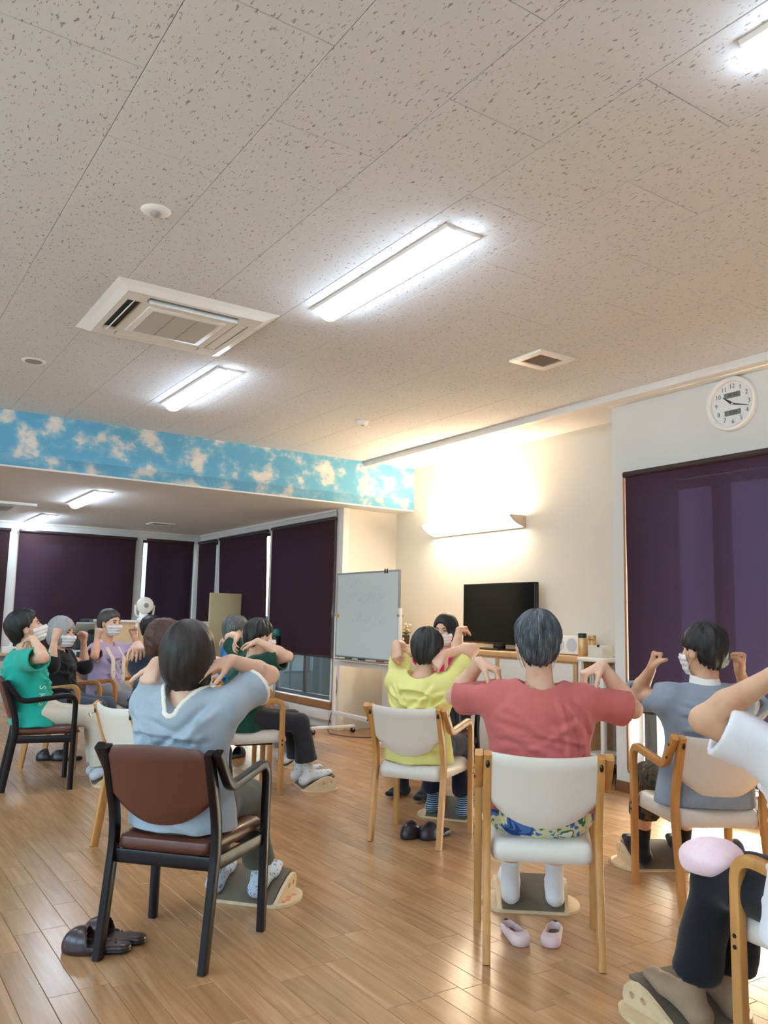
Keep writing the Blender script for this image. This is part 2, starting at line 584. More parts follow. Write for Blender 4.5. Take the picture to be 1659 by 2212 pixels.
class Field:
    def __init__(s, lo, hi, h):
        s.h = h
        s.lo = np.array(lo, float)
        s.n = np.ceil((np.array(hi, float) - s.lo) / h).astype(int) + 1
        s.g = np.full(s.n, 0.5, F32)
        s.ax = [(s.lo[i] + np.arange(s.n[i]) * h).astype(F32) for i in range(3)]

    def win(s, lo, hi):
        a = np.clip(np.floor((np.array(lo) - s.lo) / s.h).astype(int), 0, s.n)
        b = np.clip(np.ceil((np.array(hi) - s.lo) / s.h).astype(int) + 1, 0, s.n)
        if (b - a).min() <= 0:
            return None
        sl = tuple(slice(i, j) for i, j in zip(a, b))
        return sl, s.ax[0][sl[0]][:, None, None], s.ax[1][sl[1]][None, :, None], s.ax[2][sl[2]][None, None, :]

    def put(s, sl, d, k):
        a = s.g[sl]
        if k > 0:
            h = np.maximum(k - np.abs(a - d), 0) / k
            s.g[sl] = np.minimum(a, d) - h * h * (k * 0.25)
        else:
            s.g[sl] = np.minimum(a, d)

    def cone_d(s, X, Y, Z, a, b, ra, rb, flat=None, ff=1.0):
        a = np.array(a, float); b = np.array(b, float)
        u = b - a
        L2 = max(float(u @ u), 1e-9)
        px, py, pz = X - a[0], Y - a[1], Z - a[2]
        t = np.clip((px * u[0] + py * u[1] + pz * u[2]) / L2, 0, 1).astype(F32)
        dx, dy, dz = px - t * u[0], py - t * u[1], pz - t * u[2]
        if flat is not None:                         # squash along the direction 'flat' by the factor ff
            e = nrm(flat)
            q = (dx * e[0] + dy * e[1] + dz * e[2]) * (1 / ff - 1)
            dx, dy, dz = dx + q * e[0], dy + q * e[1], dz + q * e[2]
        return np.sqrt(dx * dx + dy * dy + dz * dz) - (ra + t * (rb - ra)), t

    def cone(s, a, b, ra, rb=None, k=0.015, flat=None, ff=1.0):
        rb = ra if rb is None else rb
        m = max(ra, rb) * max(1, ff) + k + 2 * s.h
        w = s.win(np.minimum(a, b) - m, np.maximum(a, b) + m)
        if w:
            d, _ = s.cone_d(w[1], w[2], w[3], a, b, ra, rb, flat, ff)
            s.put(w[0], d.astype(F32), k)

    def ell_d(s, X, Y, Z, c, r, M=None):
        px, py, pz = X - c[0], Y - c[1], Z - c[2]
        if M is not None:
            px, py, pz = (px * M[0][0] + py * M[1][0] + pz * M[2][0], px * M[0][1] + py * M[1][1] + pz * M[2][1],
                          px * M[0][2] + py * M[1][2] + pz * M[2][2])
        k0 = np.sqrt((px / r[0]) ** 2 + (py / r[1]) ** 2 + (pz / r[2]) ** 2)
        k1 = np.sqrt((px / r[0] ** 2) ** 2 + (py / r[1] ** 2) ** 2 + (pz / r[2] ** 2) ** 2)
        return k0 * (k0 - 1) / np.maximum(k1, 1e-6)

    def ell(s, c, r, k=0.015, M=None):
        m = max(r) + k + 2 * s.h
        w = s.win(np.array(c) - m, np.array(c) + m)
        if w:
            s.put(w[0], s.ell_d(w[1], w[2], w[3], c, r, M).astype(F32), k)

    def carve(s, d, k=0.0):
        """subtract a full-grid or window field (positive outside)"""
        if k > 0:
            a = s.g; b = -d
            h = np.maximum(k - np.abs(a - b), 0) / k
            s.g = (np.maximum(a, b) + h * h * (k * 0.25)).astype(F32)
        else:
            s.g = np.maximum(s.g, -d).astype(F32)

    def full(s):
        return s.ax[0][:, None, None], s.ax[1][None, :, None], s.ax[2][None, None, :]

    def mesh(s, name, smooth_it=1):
        g = s.g.copy()
        g[0] = np.maximum(g[0], 1e-3); g[-1] = np.maximum(g[-1], 1e-3)
        g[:, 0] = np.maximum(g[:, 0], 1e-3); g[:, -1] = np.maximum(g[:, -1], 1e-3)
        g[:, :, 0] = np.maximum(g[:, :, 0], 1e-3); g[:, :, -1] = np.maximum(g[:, :, -1], 1e-3)
        ins = g < 0
        cnt = np.zeros(tuple(np.array(g.shape) - 1), np.uint8)
        for i in (0, 1):
            for j in (0, 1):
                for k in (0, 1):
                    cnt += ins[i:g.shape[0] - 1 + i, j:g.shape[1] - 1 + j, k:g.shape[2] - 1 + k]
        act = np.argwhere((cnt > 0) & (cnt < 8))
        if len(act) == 0:
            return bpy.data.meshes.new(name)
        idx = np.full(cnt.shape, -1, np.int32)
        idx[act[:, 0], act[:, 1], act[:, 2]] = np.arange(len(act))
        acc = np.zeros((len(act), 3)); num = np.zeros(len(act))
        I, J, K = act.T
        cs = [(0, 0, 0), (1, 0, 0), (0, 1, 0), (1, 1, 0), (0, 0, 1), (1, 0, 1), (0, 1, 1), (1, 1, 1)]
        val = [g[I + a, J + b, K + c] for a, b, c in cs]
        for p in range(8):
            for ax in range(3):
                if cs[p][ax] == 0:
                    q = p + (1, 2, 4)[ax]
                    va, vb = val[p], val[q]
                    m = (va < 0) != (vb < 0)
                    t = np.where(m, va / np.where(m, va - vb, 1), 0)
                    pos = np.tile(np.array(cs[p], float), (len(act), 1))
                    pos[:, ax] += t
                    acc[m] += pos[m]; num[m] += 1
        V = s.lo + s.h * (act + acc / num[:, None])
        quads = []
        for ax in range(3):
            o1, o2 = [(1, 2), (2, 0), (0, 1)][ax]
            sl0 = [slice(1, -1)] * 3; sl1 = [slice(1, -1)] * 3
            sl0[ax] = slice(0, -1); sl1[ax] = slice(1, None)
            a, b = ins[tuple(sl0)], ins[tuple(sl1)]
            E = np.argwhere(a != b)
            off = np.ones(3, int); off[ax] = 0
            P = E + off
            inside0 = ins[P[:, 0], P[:, 1], P[:, 2]]
            def cell(d1, d2):
                c = P.copy(); c[:, o1] -= d1; c[:, o2] -= d2
                return idx[c[:, 0], c[:, 1], c[:, 2]]
            q = np.stack([cell(1, 1), cell(0, 1), cell(0, 0), cell(1, 0)], 1)
            q[~inside0] = q[~inside0][:, ::-1]
            quads.append(q)
        Q = np.concatenate(quads)
        Q = Q[(Q >= 0).all(1)]
        for _ in range(smooth_it):
            s2 = np.zeros_like(V); n2 = np.zeros(len(V))
            for c in range(4):
                for o in (1, 3):
                    np.add.at(s2, Q[:, c], V[Q[:, (c + o) % 4]]); np.add.at(n2, Q[:, c], 1)
            V = 0.5 * V + 0.5 * s2 / np.maximum(n2, 1)[:, None]
        me = bpy.data.meshes.new(name)
        me.vertices.add(len(V)); me.vertices.foreach_set('co', V.astype(F32).ravel())
        me.loops.add(Q.size); me.loops.foreach_set('vertex_index', Q.astype(np.int32).ravel())
        me.polygons.add(len(Q))
        me.polygons.foreach_set('loop_start', np.arange(0, Q.size, 4, dtype=np.int32))
        me.polygons.foreach_set('use_smooth', np.ones(len(Q), bool))
        me.update(calc_edges=True)
        me.validate()
        return me

def rotm(yaw, pitch, roll=0.0):
    return np.array((Matrix.Rotation(R_(yaw), 3, 'Z') @ Matrix.Rotation(R_(pitch), 3, 'X') @ Matrix.Rotation(R_(roll), 3, 'Y')))

def rot_axis(v, ax, deg):
    return np.array(Matrix.Rotation(R_(deg), 3, Vector(ax)) @ Vector(v))

# ------------------------------------------------------------------ hands
def hand(f, W, d, n, side, pose='touch', sc=1.0, k=0.006, curls=None, thumb=None):
    """five-fingered hand: wrist W, direction d to the knuckles, palm normal n, side +1 right / -1 left"""
    W = np.array(W, float); d = nrm(d); n = np.array(n, float); n = nrm(n - d * (n @ d))
    hinge = nrm(np.cross(d, n))                     # fingers flex about this axis, d -> n
    s = hinge * side                                # towards the thumb
    pl = 0.082 * sc
    base = {'touch': [(48, 38, 18), (52, 40, 20), (56, 44, 22), (62, 48, 24)],
            'reach': [(14, 12, 8), (22, 20, 10), (34, 30, 16), (46, 40, 22)],
            'fist': [(78, 95, 62), (82, 98, 64), (84, 98, 64), (86, 96, 60)],
            'flat': [(20, 18, 10), (22, 20, 12), (24, 22, 14), (28, 26, 16)]}[pose]
    if curls:
        base = curls
    offs = [0.0285, 0.0095, -0.0095, -0.0275]
    lens = [0.066, 0.073, 0.068, 0.054]
    rad = [0.0086, 0.0088, 0.0084, 0.0074]
    out = []
    f.cone(W, W + d * 0.02, 0.0245 * sc, 0.026 * sc, 0.012, n, 0.72)
    for i in range(4):
        kn = W + d * pl * (1.0, 1.03, 0.99, 0.93)[i] + s * offs[i] * sc - n * 0.004
        f.cone(W + s * offs[i] * 0.55 * sc + d * 0.012, kn, 0.0135 * sc, 0.0108 * sc, 0.012)
        p = kn; dd = d; tot = 0
        spread = (5, 1, -2, -6)[i] * (0.3 if pose == 'fist' else 1.0)
        dd = rot_axis(dd, n, -spread * side)
        for seg in range(3):
            tot = base[i][seg]
            dd = rot_axis(dd, hinge, tot)
            L = lens[i] * sc * (0.46, 0.30, 0.24)[seg]
            q = p + dd * L
            f.cone(p, q, rad[i] * sc * (1.0, 0.95, 0.88)[seg], rad[i] * sc * (0.95, 0.88, 0.78)[seg], k * 0.7)
            n_loc = None
            p = q
        out.append((p.copy(), dd.copy()))
    # thumb leaves the side of the palm near its base
    tb = W + d * 0.020 * sc + s * 0.022 * sc + n * 0.006
    if thumb == 'out':
        t1 = nrm(d * 0.55 + s * 0.83); t2 = nrm(d * 0.70 + s * 0.70); t3 = nrm(d * 0.80 + s * 0.58)
    elif pose == 'fist':
        t1 = nrm(d * 0.72 + s * 0.45 + n * 0.42); t2 = nrm(d * 0.55 - s * 0.15 + n * 0.75); t3 = nrm(d * 0.15 - s * 0.8 + n * 0.45)
    elif pose == 'touch':
        t1 = nrm(d * 0.70 + s * 0.62 + n * 0.30); t2 = nrm(d * 0.70 + s * 0.25 + n * 0.62); t3 = nrm(d * 0.62 + s * 0.08 + n * 0.75)
    else:
        t1 = nrm(d * 0.62 + s * 0.74 + n * 0.22); t2 = nrm(d * 0.78 + s * 0.52 + n * 0.25); t3 = nrm(d * 0.86 + s * 0.38 + n * 0.25)
    p1 = tb + t1 * 0.040 * sc; p2 = p1 + t2 * 0.030 * sc; p3 = p2 + t3 * 0.024 * sc
    f.cone(tb, p1, 0.0150 * sc, 0.0108 * sc, 0.010); f.cone(p1, p2, 0.0100 * sc, 0.0092 * sc, k); f.cone(p2, p3, 0.0092 * sc, 0.0076 * sc, k)
    f.cone(W + d * 0.03 - s * 0.018 + n * 0.004, W + d * 0.055 - s * 0.022 + n * 0.004, 0.012 * sc, 0.011 * sc, 0.010)
    out.append((p3, t3))
    return out

# ------------------------------------------------------------------ people
ZS = np.array([0.38, 0.44, 0.50, 0.58, 0.66, 0.74, 0.81, 0.86, 0.90, 0.935, 0.965])
RX = np.array([0.200, 0.200, 0.195, 0.180, 0.168, 0.170, 0.176, 0.172, 0.145, 0.095, 0.065])
RY = np.array([0.150, 0.150, 0.145, 0.130, 0.120, 0.120, 0.122, 0.112, 0.088, 0.066, 0.055])
CY = np.array([0.200, 0.195, 0.185, 0.175, 0.168, 0.160, 0.155, 0.152, 0.150, 0.152, 0.155])

def torso(f, up, lean, grow=0.0, zlo=0.40, zhi=1.0, k=0.03, wide=1.0, belly=0.0):
    X, Y, Z = f.full()
    zz = f.ax[2].astype(float)
    zc = np.where(zz > 0.55, 0.55 + (zz - 0.55) / (1 + up / 0.42), zz)       # stretch with sitting height
    rx = np.interp(zc, ZS, RX) * wide + grow
    ry = np.interp(zc, ZS, RY) * (0.5 + 0.5 * wide) + grow
    w = np.clip((zz - 0.48) / 0.45, 0, 1) ** 1.2
    cx = lean[0] * w
    cy = np.interp(zc, ZS, CY) + lean[1] * w + belly * np.exp(-((zz - 0.62) / 0.12) ** 2) * 0.5
    ry = ry + belly * np.exp(-((zz - 0.62) / 0.12) ** 2) * 0.5
    rx, ry, cx, cy = [a.astype(F32)[None, None, :] for a in (rx, ry, cx, cy)]
    q = np.sqrt(((X - cx) / rx) ** 2 + ((Y - cy) / ry) ** 2)
    d = (q - 1) * np.minimum(rx, ry)
    zl = (zlo - Z); zh = (Z - (zhi + up))
    d = np.maximum(d, np.maximum(zl, zh)).astype(F32)
    f.put((slice(None),) * 3, d, k)

def wr(X, Y, Z, seed, amp):
    """cloth creases: warped sines"""
    r = random.Random(seed)
    o = 0
    for i in range(5):
        fx, fy, fz = [r.uniform(-1, 1) for _ in range(3)]
        m = r.uniform(16, 34) / math.sqrt(fx * fx + fy * fy + fz * fz + .05)
        ph = r.uniform(0, 6.3)
        w = np.sin(X * r.uniform(6, 13) + ph) * 1.2 + np.sin(Z * r.uniform(6, 13) + ph * 2) * 1.2
        s_ = np.sin(X * fx * m + Y * fy * m + Z * fz * m + w + ph)
        o = o + np.sign(s_) * np.abs(s_) ** 1.4 * (1.0 / (1 + i * 0.35))
    return o * (amp / 2.4)

SKINS = {'a': skin_mat('skin_light', (222, 178, 152)), 'b': skin_mat('skin_tan', (206, 160, 130))}
M_EYE = mat('dark_eye', (30, 22, 20), 0.2)
M_BROW = mat('eyebrow_hair', (52, 40, 36), 0.8, var=0.2)
M_MASK = cloth('white_face_mask', (240, 236, 236), 0.03, 700)
M_STRAP = mat('mask_elastic', (236, 232, 228), 0.8)

def person(label, root, ang, up=0.0, lean=(0, 0), head=(0, 0.17, 1.115), hrot=(0, 0, 0), arms=None, skin='a', hair=None,
           shirt=None, bottoms=None, socks=None, mask=True, wide=1.0, h=0.0055, hs=1.04, foot=(0.60, 0.004, 2), hz=0.055,
           knee=(0.56, 0.475), group=None, footx=0.10, belly=0.0, shrug=0.0, extra=None, armr=1.0):
    t = thing('person', label, 'person', (root[0], root[1], 0), R_(ang - 90), group)
    sk = SKINS[skin]
    lx, ly = lean
    HCn = np.array(head, float)
    Rm = rotm(*hrot)
    H = lambda p: HCn + Rm @ (np.array(p, float) * hs)
    nb = np.array([lx, 0.152 + ly, 0.938 + up])
    SH = {s: np.array([sx * 0.165 * wide ** 0.5 + lx * 0.9, 0.16 + ly * 0.85, 0.893 + up]) for s, sx in (('R', 1), ('L', -1))}
    ends = [np.array(p) for a in arms.values() for p in (a['E'], a['W'])]
    hx = max([0.24] + [abs(p[0]) + 0.10 for p in ends])
    y0 = min([-0.02, HCn[1] - 0.17] + [p[1] - 0.10 for p in ends]); y1 = max([foot[0] + 0.22, knee[0] + 0.1, HCn[1] + 0.17] + [p[1] + 0.1 for p in ends])
    z1 = max([HCn[2] + 0.18] + [p[2] + 0.14 for p in ends])
    # ---- body: one continuous skin
    f = Field((-hx, y0, 0.0), (hx, y1, z1), h)
    f.cone((0, 0.19, 0.50), (lx * .6, 0.16 + ly * .6, 0.80), 0.10, 0.085, 0.04)
    f.cone((lx * .6, 0.16 + ly * .6, 0.80), nb - (0, 0, 0.04), 0.085, 0.06, 0.04)
    f.cone(nb - (0, 0, 0.03), H((0, -0.022, -0.05)), 0.056, 0.050, 0.03)
    for s, sx in (('R', 1), ('L', -1)):
        f.cone(nb - (0, 0, 0.035), SH[s] - (0, 0, .006), 0.034, 0.038, 0.03)
        a = arms[s]
        E = np.array(a['E'], float); W = np.array(a['W'], float)
        f.cone(SH[s] - (0, 0, .004), E, 0.040 * armr, 0.036 * armr, 0.02)
        u = nrm(W - E)
        f.cone(E, E + u * 0.075, 0.036 * armr, 0.038 * armr, 0.012)
        f.cone(E + u * 0.075, W, 0.038 * armr, 0.0235, 0.015)
        hd = hand(f, W, a.get('d', u), a.get('n', (0, 0, -1)), sx, a.get('pose', 'touch'), a.get('sc', 1.0), curls=a.get('curls'), thumb=a.get('thumb'))
        K = np.array([sx * footx, knee[0], knee[1]]); hip = np.array([sx * 0.09, 0.19, 0.50])
        A = np.array([sx * footx, foot[0] + 0.035, foot[1] + 0.075])
        f.cone(hip, K, 0.075, 0.050, 0.03)
        f.cone(K, K * 0.65 + A * 0.35, 0.050, 0.049, 0.02); f.cone(K * 0.65 + A * 0.35, A, 0.049, 0.031, 0.02)
        fd = np.array([sx * 0.06, math.cos(R_(foot[2] if len(foot) > 2 else 18)), math.sin(R_(foot[2] if len(foot) > 2 else 18))])
        heel = np.array([sx * footx, foot[0], foot[1] + 0.033])
        f.cone(heel, A, 0.032, 0.031, 0.02)
        f.cone(heel, heel + fd * 0.14, 0.030, 0.030, 0.02, (0, 0, 1), 0.8); f.cone(A, heel + fd * 0.13, 0.028, 0.024, 0.02)
        f.cone(heel + fd * 0.13 + (0.014, 0, -.004), heel + fd * 0.195 + (0.012, 0, -.006), 0.026, 0.018, 0.015, (0, 0, 1), 0.75)
        f.cone(heel + fd * 0.13 - (0.014, 0, .004), heel + fd * 0.19 - (0.012, 0, .006), 0.026, 0.018, 0.015, (0, 0, 1), 0.75)
    hd_prims = [((0, -0.012, 0.030), (0.074, 0.092, 0.086)), ((0, 0.018, -0.030), (0.063, 0.069, 0.085)), ((0, 0.036, -0.077), (0.043, 0.044, 0.038)),
                ((0.036, 0.045, -0.028), (0.030, 0.034, 0.030)), ((-0.036, 0.045, -0.028), (0.030, 0.034, 0.030))]
    for c, r in hd_prims:
        f.ell(H(c), np.array(r) * hs, 0.022, Rm)
    f.cone(H((0, 0.078, 0.004)), H((0, 0.099, -0.030)), 0.009 * hs, 0.0125 * hs, 0.012)
    f.cone(H((-0.034, 0.074, 0.020)), H((0.034, 0.074, 0.020)), 0.011, 0.011, 0.012)
    f.cone(H((-0.014, 0.083, -0.058)), H((0.014, 0.083, -0.058)), 0.007, 0.007, 0.008)
    for sx in (1, -1):
        f.ell(H((sx * 0.076, -0.006, -0.012)), np.array((0.009, 0.020, 0.031)) * hs, 0.006, Rm @ rotm(-sx * 22, 0))
        w = f.win(H((sx * .03, .09, 0)) - .04, H((sx * .03, .09, 0)) + .04)
        if w:
            d = f.ell_d(w[1], w[2], w[3], H((sx * 0.031, 0.088, 0.001)), np.array((0.017, 0.013, 0.011)) * hs, Rm)
            f.g[w[0]] = np.maximum(f.g[w[0]], -d)
        w = f.win(H((sx * .085, 0, 0)) - .05, H((sx * .085, 0, 0)) + .05)
        if w:
            d = f.ell_d(w[1], w[2], w[3], H((sx * 0.086, -0.004, -0.010)), np.array((0.006, 0.010, 0.017)) * hs, Rm)
            f.g[w[0]] = np.maximum(f.g[w[0]], -d)
    body = obj('body', f.mesh('body'), sk, t)
    # ---- eyes and brows
    for sx in (1, -1):
        bm = bmesh.new()
        bmesh.ops.create_uvsphere(bm, u_segments=10, v_segments=6, radius=1.0, matrix=Matrix.Translation(Vector(H((sx * 0.031, 0.0795, 0.001)))) @
                                  Matrix([list(r) for r in Rm]).to_4x4() @ Matrix.Diagonal((0.013, 0.007, 0.0042, 1)))
        obj('eye', bm_mesh('eye', bm, True), M_EYE, t)
        pts = [H((sx * x, y, z)) for x, y, z in ((0.016, 0.0885, 0.020), (0.030, 0.0865, 0.0245), (0.046, 0.0745, 0.020))]
        sweepo('eyebrow', pts, circ(0.0036, 6), M_BROW, t, Vector(Rm @ np.array((0, 0, 1))))
    # ---- mask
    if mask:
        g = Field(H((0, .04, -.05)) - .13, H((0, .04, -.05)) + .13, 0.004)
        for c, r in hd_prims:
            g.ell(H(c), np.array(r) * hs, 0.022, Rm)
        g.cone(H((0, 0.078, 0.000)), H((0, 0.101, -0.034)), 0.010, 0.017, 0.03)
        g.cone(H((0, 0.096, -0.034)), H((0, 0.080, -0.078)), 0.020, 0.020, 0.04)
        X, Y, Z = g.full()
        px, py, pz = X - HCn[0], Y - HCn[1], Z - HCn[2]
        qx, qy, qz = [(px * Rm[0][i] + py * Rm[1][i] + pz * Rm[2][i]) / hs for i in range(3)]
        pleat = 0.0012 * np.sin((qz + 0.02) * 260)
        shell = np.maximum(g.g - 0.007 - pleat, -(g.g - 0.002))
        lim = np.maximum(np.maximum(qz + 0.018 - 0.10 * np.maximum(0.03 - np.abs(qx), 0), -(qz + 0.112)), 0.030 + 0.10 * np.abs(qz + .06) - qy)
        g.g = np.maximum(shell, lim).astype(F32)
        mo = obj('face_mask', g.mesh('face_mask'), M_MASK, t)
        for sx in (1, -1):
            for za in (-0.024, -0.098):
                pts = [H(p) for p in ((sx * 0.058, 0.040, za), (sx * 0.074, 0.018, za * .6 - .004), (sx * 0.0805, -0.004, 0.016 if za > -.05 else -0.040))]
                sweepo('mask_strap', pts, circ(0.0018, 5), M_STRAP, t, Vector((0, 0, 1)))
    # ---- hair
    if hair:
        make_hair(t, H, HCn, Rm, hs, hair, h)
    # ---- shirt
    if shirt:
        make_shirt(t, shirt, arms, SH, nb, up, lean, H, hx, y0, z1, max(h, 0.0068), wide, belly, shrug, armr)
    if bottoms:
        make_bottoms(t, bottoms, foot, knee, footx, max(h, 0.0085), wide)
    if socks:
        g = Field((-0.2, foot[0] - 0.08, 0.0), (0.2, foot[0] + 0.30, foot[1] + 0.30), 0.006)
        for sx in (1, -1):
            g.g[:] = 0.5
            A = np.array([sx * footx, foot[0] + 0.035, foot[1] + 0.075]); K = np.array([sx * footx, knee[0], knee[1]])
            fa = R_(foot[2] if len(foot) > 2 else 18)
            fd = np.array([sx * 0.06, math.cos(fa), math.sin(fa)])
            heel = np.array([sx * footx, foot[0], foot[1] + 0.033])
            o = 0.005
            top = A + nrm(K - A) * socks.get('len', 0.07)
            g.cone(A, top, 0.033 + o, 0.036 + o, 0.02); g.cone(heel, A, 0.033 + o, 0.032 + o, 0.02)
            g.cone(heel, heel + fd * 0.14, 0.031 + o, 0.031 + o, 0.02, (0, 0, 1), 0.8); g.cone(A, heel + fd * 0.13, 0.029 + o, 0.025 + o, 0.02)
            for q in (0.014, -0.014):
                g.cone(heel + fd * 0.13 + (q, 0, -.004), heel + fd * 0.195 + (q * .85, 0, -.006), 0.026 + o, 0.018 + o, 0.015, (0, 0, 1), 0.75)
            X, Y, Z = g.full()
            u = nrm(K - A)
            cut = (X - top[0]) * u[0] + (Y - top[1]) * u[1] + (Z - top[2]) * u[2]
            g.g = np.maximum(g.g + wr(X, Y, Z, 5, 0.0016) * socks.get('slouch', 1), cut).astype(F32)
            obj('sock', g.mesh('sock'), socks['mat'], t)
    if extra:
        extra(t, H, SH, nb)
    return t

def make_hair(t, H, HCn, Rm, hs, p, h):
    st = p['style']
    g = Field(H((0, -.01, .0)) - .19, H((0, -.01, .0)) + .19, max(.005, h * .85))
    v = p.get('vol', 1.0)
    X, Y, Z = g.full()
    px, py, pz = X - HCn[0], Y - HCn[1], Z - HCn[2]
    qx, qy, qz = [(px * Rm[0][i] + py * Rm[1][i] + pz * Rm[2][i]) / hs for i in range(3)]
    g.ell(H((0, -0.016, 0.032)), np.array((0.084, 0.103, 0.092)) * hs * v, 0.02, Rm)
    d0 = None
    if st in ('short', 'curly'):
        g.ell(H((0, -0.052, -0.030)), np.array((0.066, 0.058, 0.066)) * hs * (0.5 + v / 2), 0.04, Rm)
        keep = np.maximum(qy * p.get('slope', 1.0) - qz - p.get('line', 0.030), -(qz + p.get('nape', 0.088) - 9.0 * qx * qx))
        keep = np.minimum(keep, np.maximum(qy - 0.012, np.maximum(-(qz + 0.045), np.abs(qx) * 0 - 1)) + 0.0) if p.get('side') else keep
        ear = np.maximum(-(qy + p.get('ear', .030)), qz - p.get('earz', -.004))
        keep = np.maximum(keep, -ear)
    else:
        L = p.get('len', 0.125)
        g.ell(H((0, -0.018, -0.020)), np.array((0.093, 0.106, 0.118)) * hs * (0.4 + .6 * v), 0.03, Rm)
        fo = p.get('open', (0, 0, 0))
        face = g.ell_d(X, Y, Z, H((fo[0], 0.135, -0.050 + fo[1])), np.array((0.066 + fo[2], 0.098, 0.098 + fo[2])) * hs, Rm)
        keep = np.maximum(np.maximum(-face, -(qz + L - 0.35 * np.maximum(-qy - 0.04, 0) * p.get('nape_up', -1.0))), -1)
        if p.get('chin'):
            keep = np.maximum(keep, -np.maximum(np.maximum(.012 - qy, qz + p['chin']), -1))
    d = g.g
    # locks that follow the growth of the hair from the crown
    ph = np.arctan2(qx, -(qy + 0.015)); th = np.arctan2(np.sqrt(qx ** 2 + (qy + 0.015) ** 2), qz - 0.02)
    r = random.Random(p.get('seed', 1))
    amp = p.get('amp', 0.004)
    n = 0
    for i, fr in enumerate((7, 12, 19, 31)):
        n = n + np.sin(ph * fr + r.uniform(0, 6) + np.sin(th * r.uniform(2, 5) + r.uniform(0, 6)) * 1.3) * (1.0, .8, .6, .45)[i]
    if st == 'curly':
        n = n * .5 + (np.sin(qx * 150 + 3 * np.sin(qz * 60)) + np.sin(qy * 140 + 3 * np.sin(qx * 70)) + np.sin(qz * 150 + 3 * np.sin(qy * 65))) * 0.7
    d = d - n * amp * 0.45
    edge = 1.1 * amp * (np.sin(ph * 26 + np.sin(ph * 9) * 2) + .7 * np.sin(ph * 43 + 2 * np.sin(ph * 11)))
    kk = 0.014
    a, b = d, keep + edge
    hh = np.maximum(kk - np.abs(a - b), 0) / kk
    g.g = (np.maximum(a, b) + hh * hh * kk * 0.25).astype(F32)
    me = g.mesh('hair')
    co = np.empty(len(me.vertices) * 3, F32); me.vertices.foreach_get('co', co); co = co.reshape(-1, 3)
    q = ((co - HCn) @ Rm) / hs
    ph = np.arctan2(q[:, 0], -(q[:, 1] + 0.015)); th = np.arctan2(np.hypot(q[:, 0], q[:, 1] + 0.015), q[:, 2] - 0.02)
    at = me.attributes.new('strand', 'FLOAT_VECTOR', 'POINT')
    at.data.foreach_set('vector', np.stack([np.cos(ph) * 9, np.sin(ph) * 9, th * 0.9 + p.get('seed', 1) * 7], 1).astype(F32).ravel())
    obj('hair', me, p['mat'], t)

def creases(X, Y, Z, p):
    """pulled folds on the back and front of a shirt: (x0, z0, x1, z1, height, width) in the wearer's plane"""
    L = list(p.get('creases', []))
    r = random.Random(p.get('seed', 3) + 100)
    for i in range(p.get('nfold', 16)):
        sx = r.choice((-1, 1))
        if i % 3:
            x0, z0 = sx * r.uniform(.10, .17), r.uniform(.74, .90)              # from the armpit inwards
            x1, z1 = sx * r.uniform(-.10, .06), z0 - r.uniform(.02, .22)
        else:
            x0, z0 = -r.uniform(.06, .16), r.uniform(.50, .80)                  # across the back
            x1, z1 = r.uniform(.06, .16), z0 + r.uniform(-.06, .06)
        L.append((x0, z0, x1, z1, r.uniform(.5, 1.0) * p.get('fold', .008), r.uniform(.010, .018)))
    o = np.zeros(np.broadcast(X, Z).shape, F32)
    for x0, z0, x1, z1, am, w in L:
        ux, uz = x1 - x0, z1 - z0
        l2 = ux * ux + uz * uz
        t = ((X - x0) * ux + (Z - z0) * uz) / l2
        bow = .012 * np.sin(np.clip(t, 0, 1) * 3.14159)
        s_ = (((X - x0) * uz - (Z - z0) * ux) / math.sqrt(l2) + bow) / w
        win = np.clip(np.minimum(t + .12, 1.12 - t) * 5, 0, 1)
        win = win * win * (3 - 2 * win)
        o = o + (am * 1.4) * (np.exp(-s_ ** 2) - .75 * np.exp(-(s_ - 1.5) ** 2)) * win
    return o

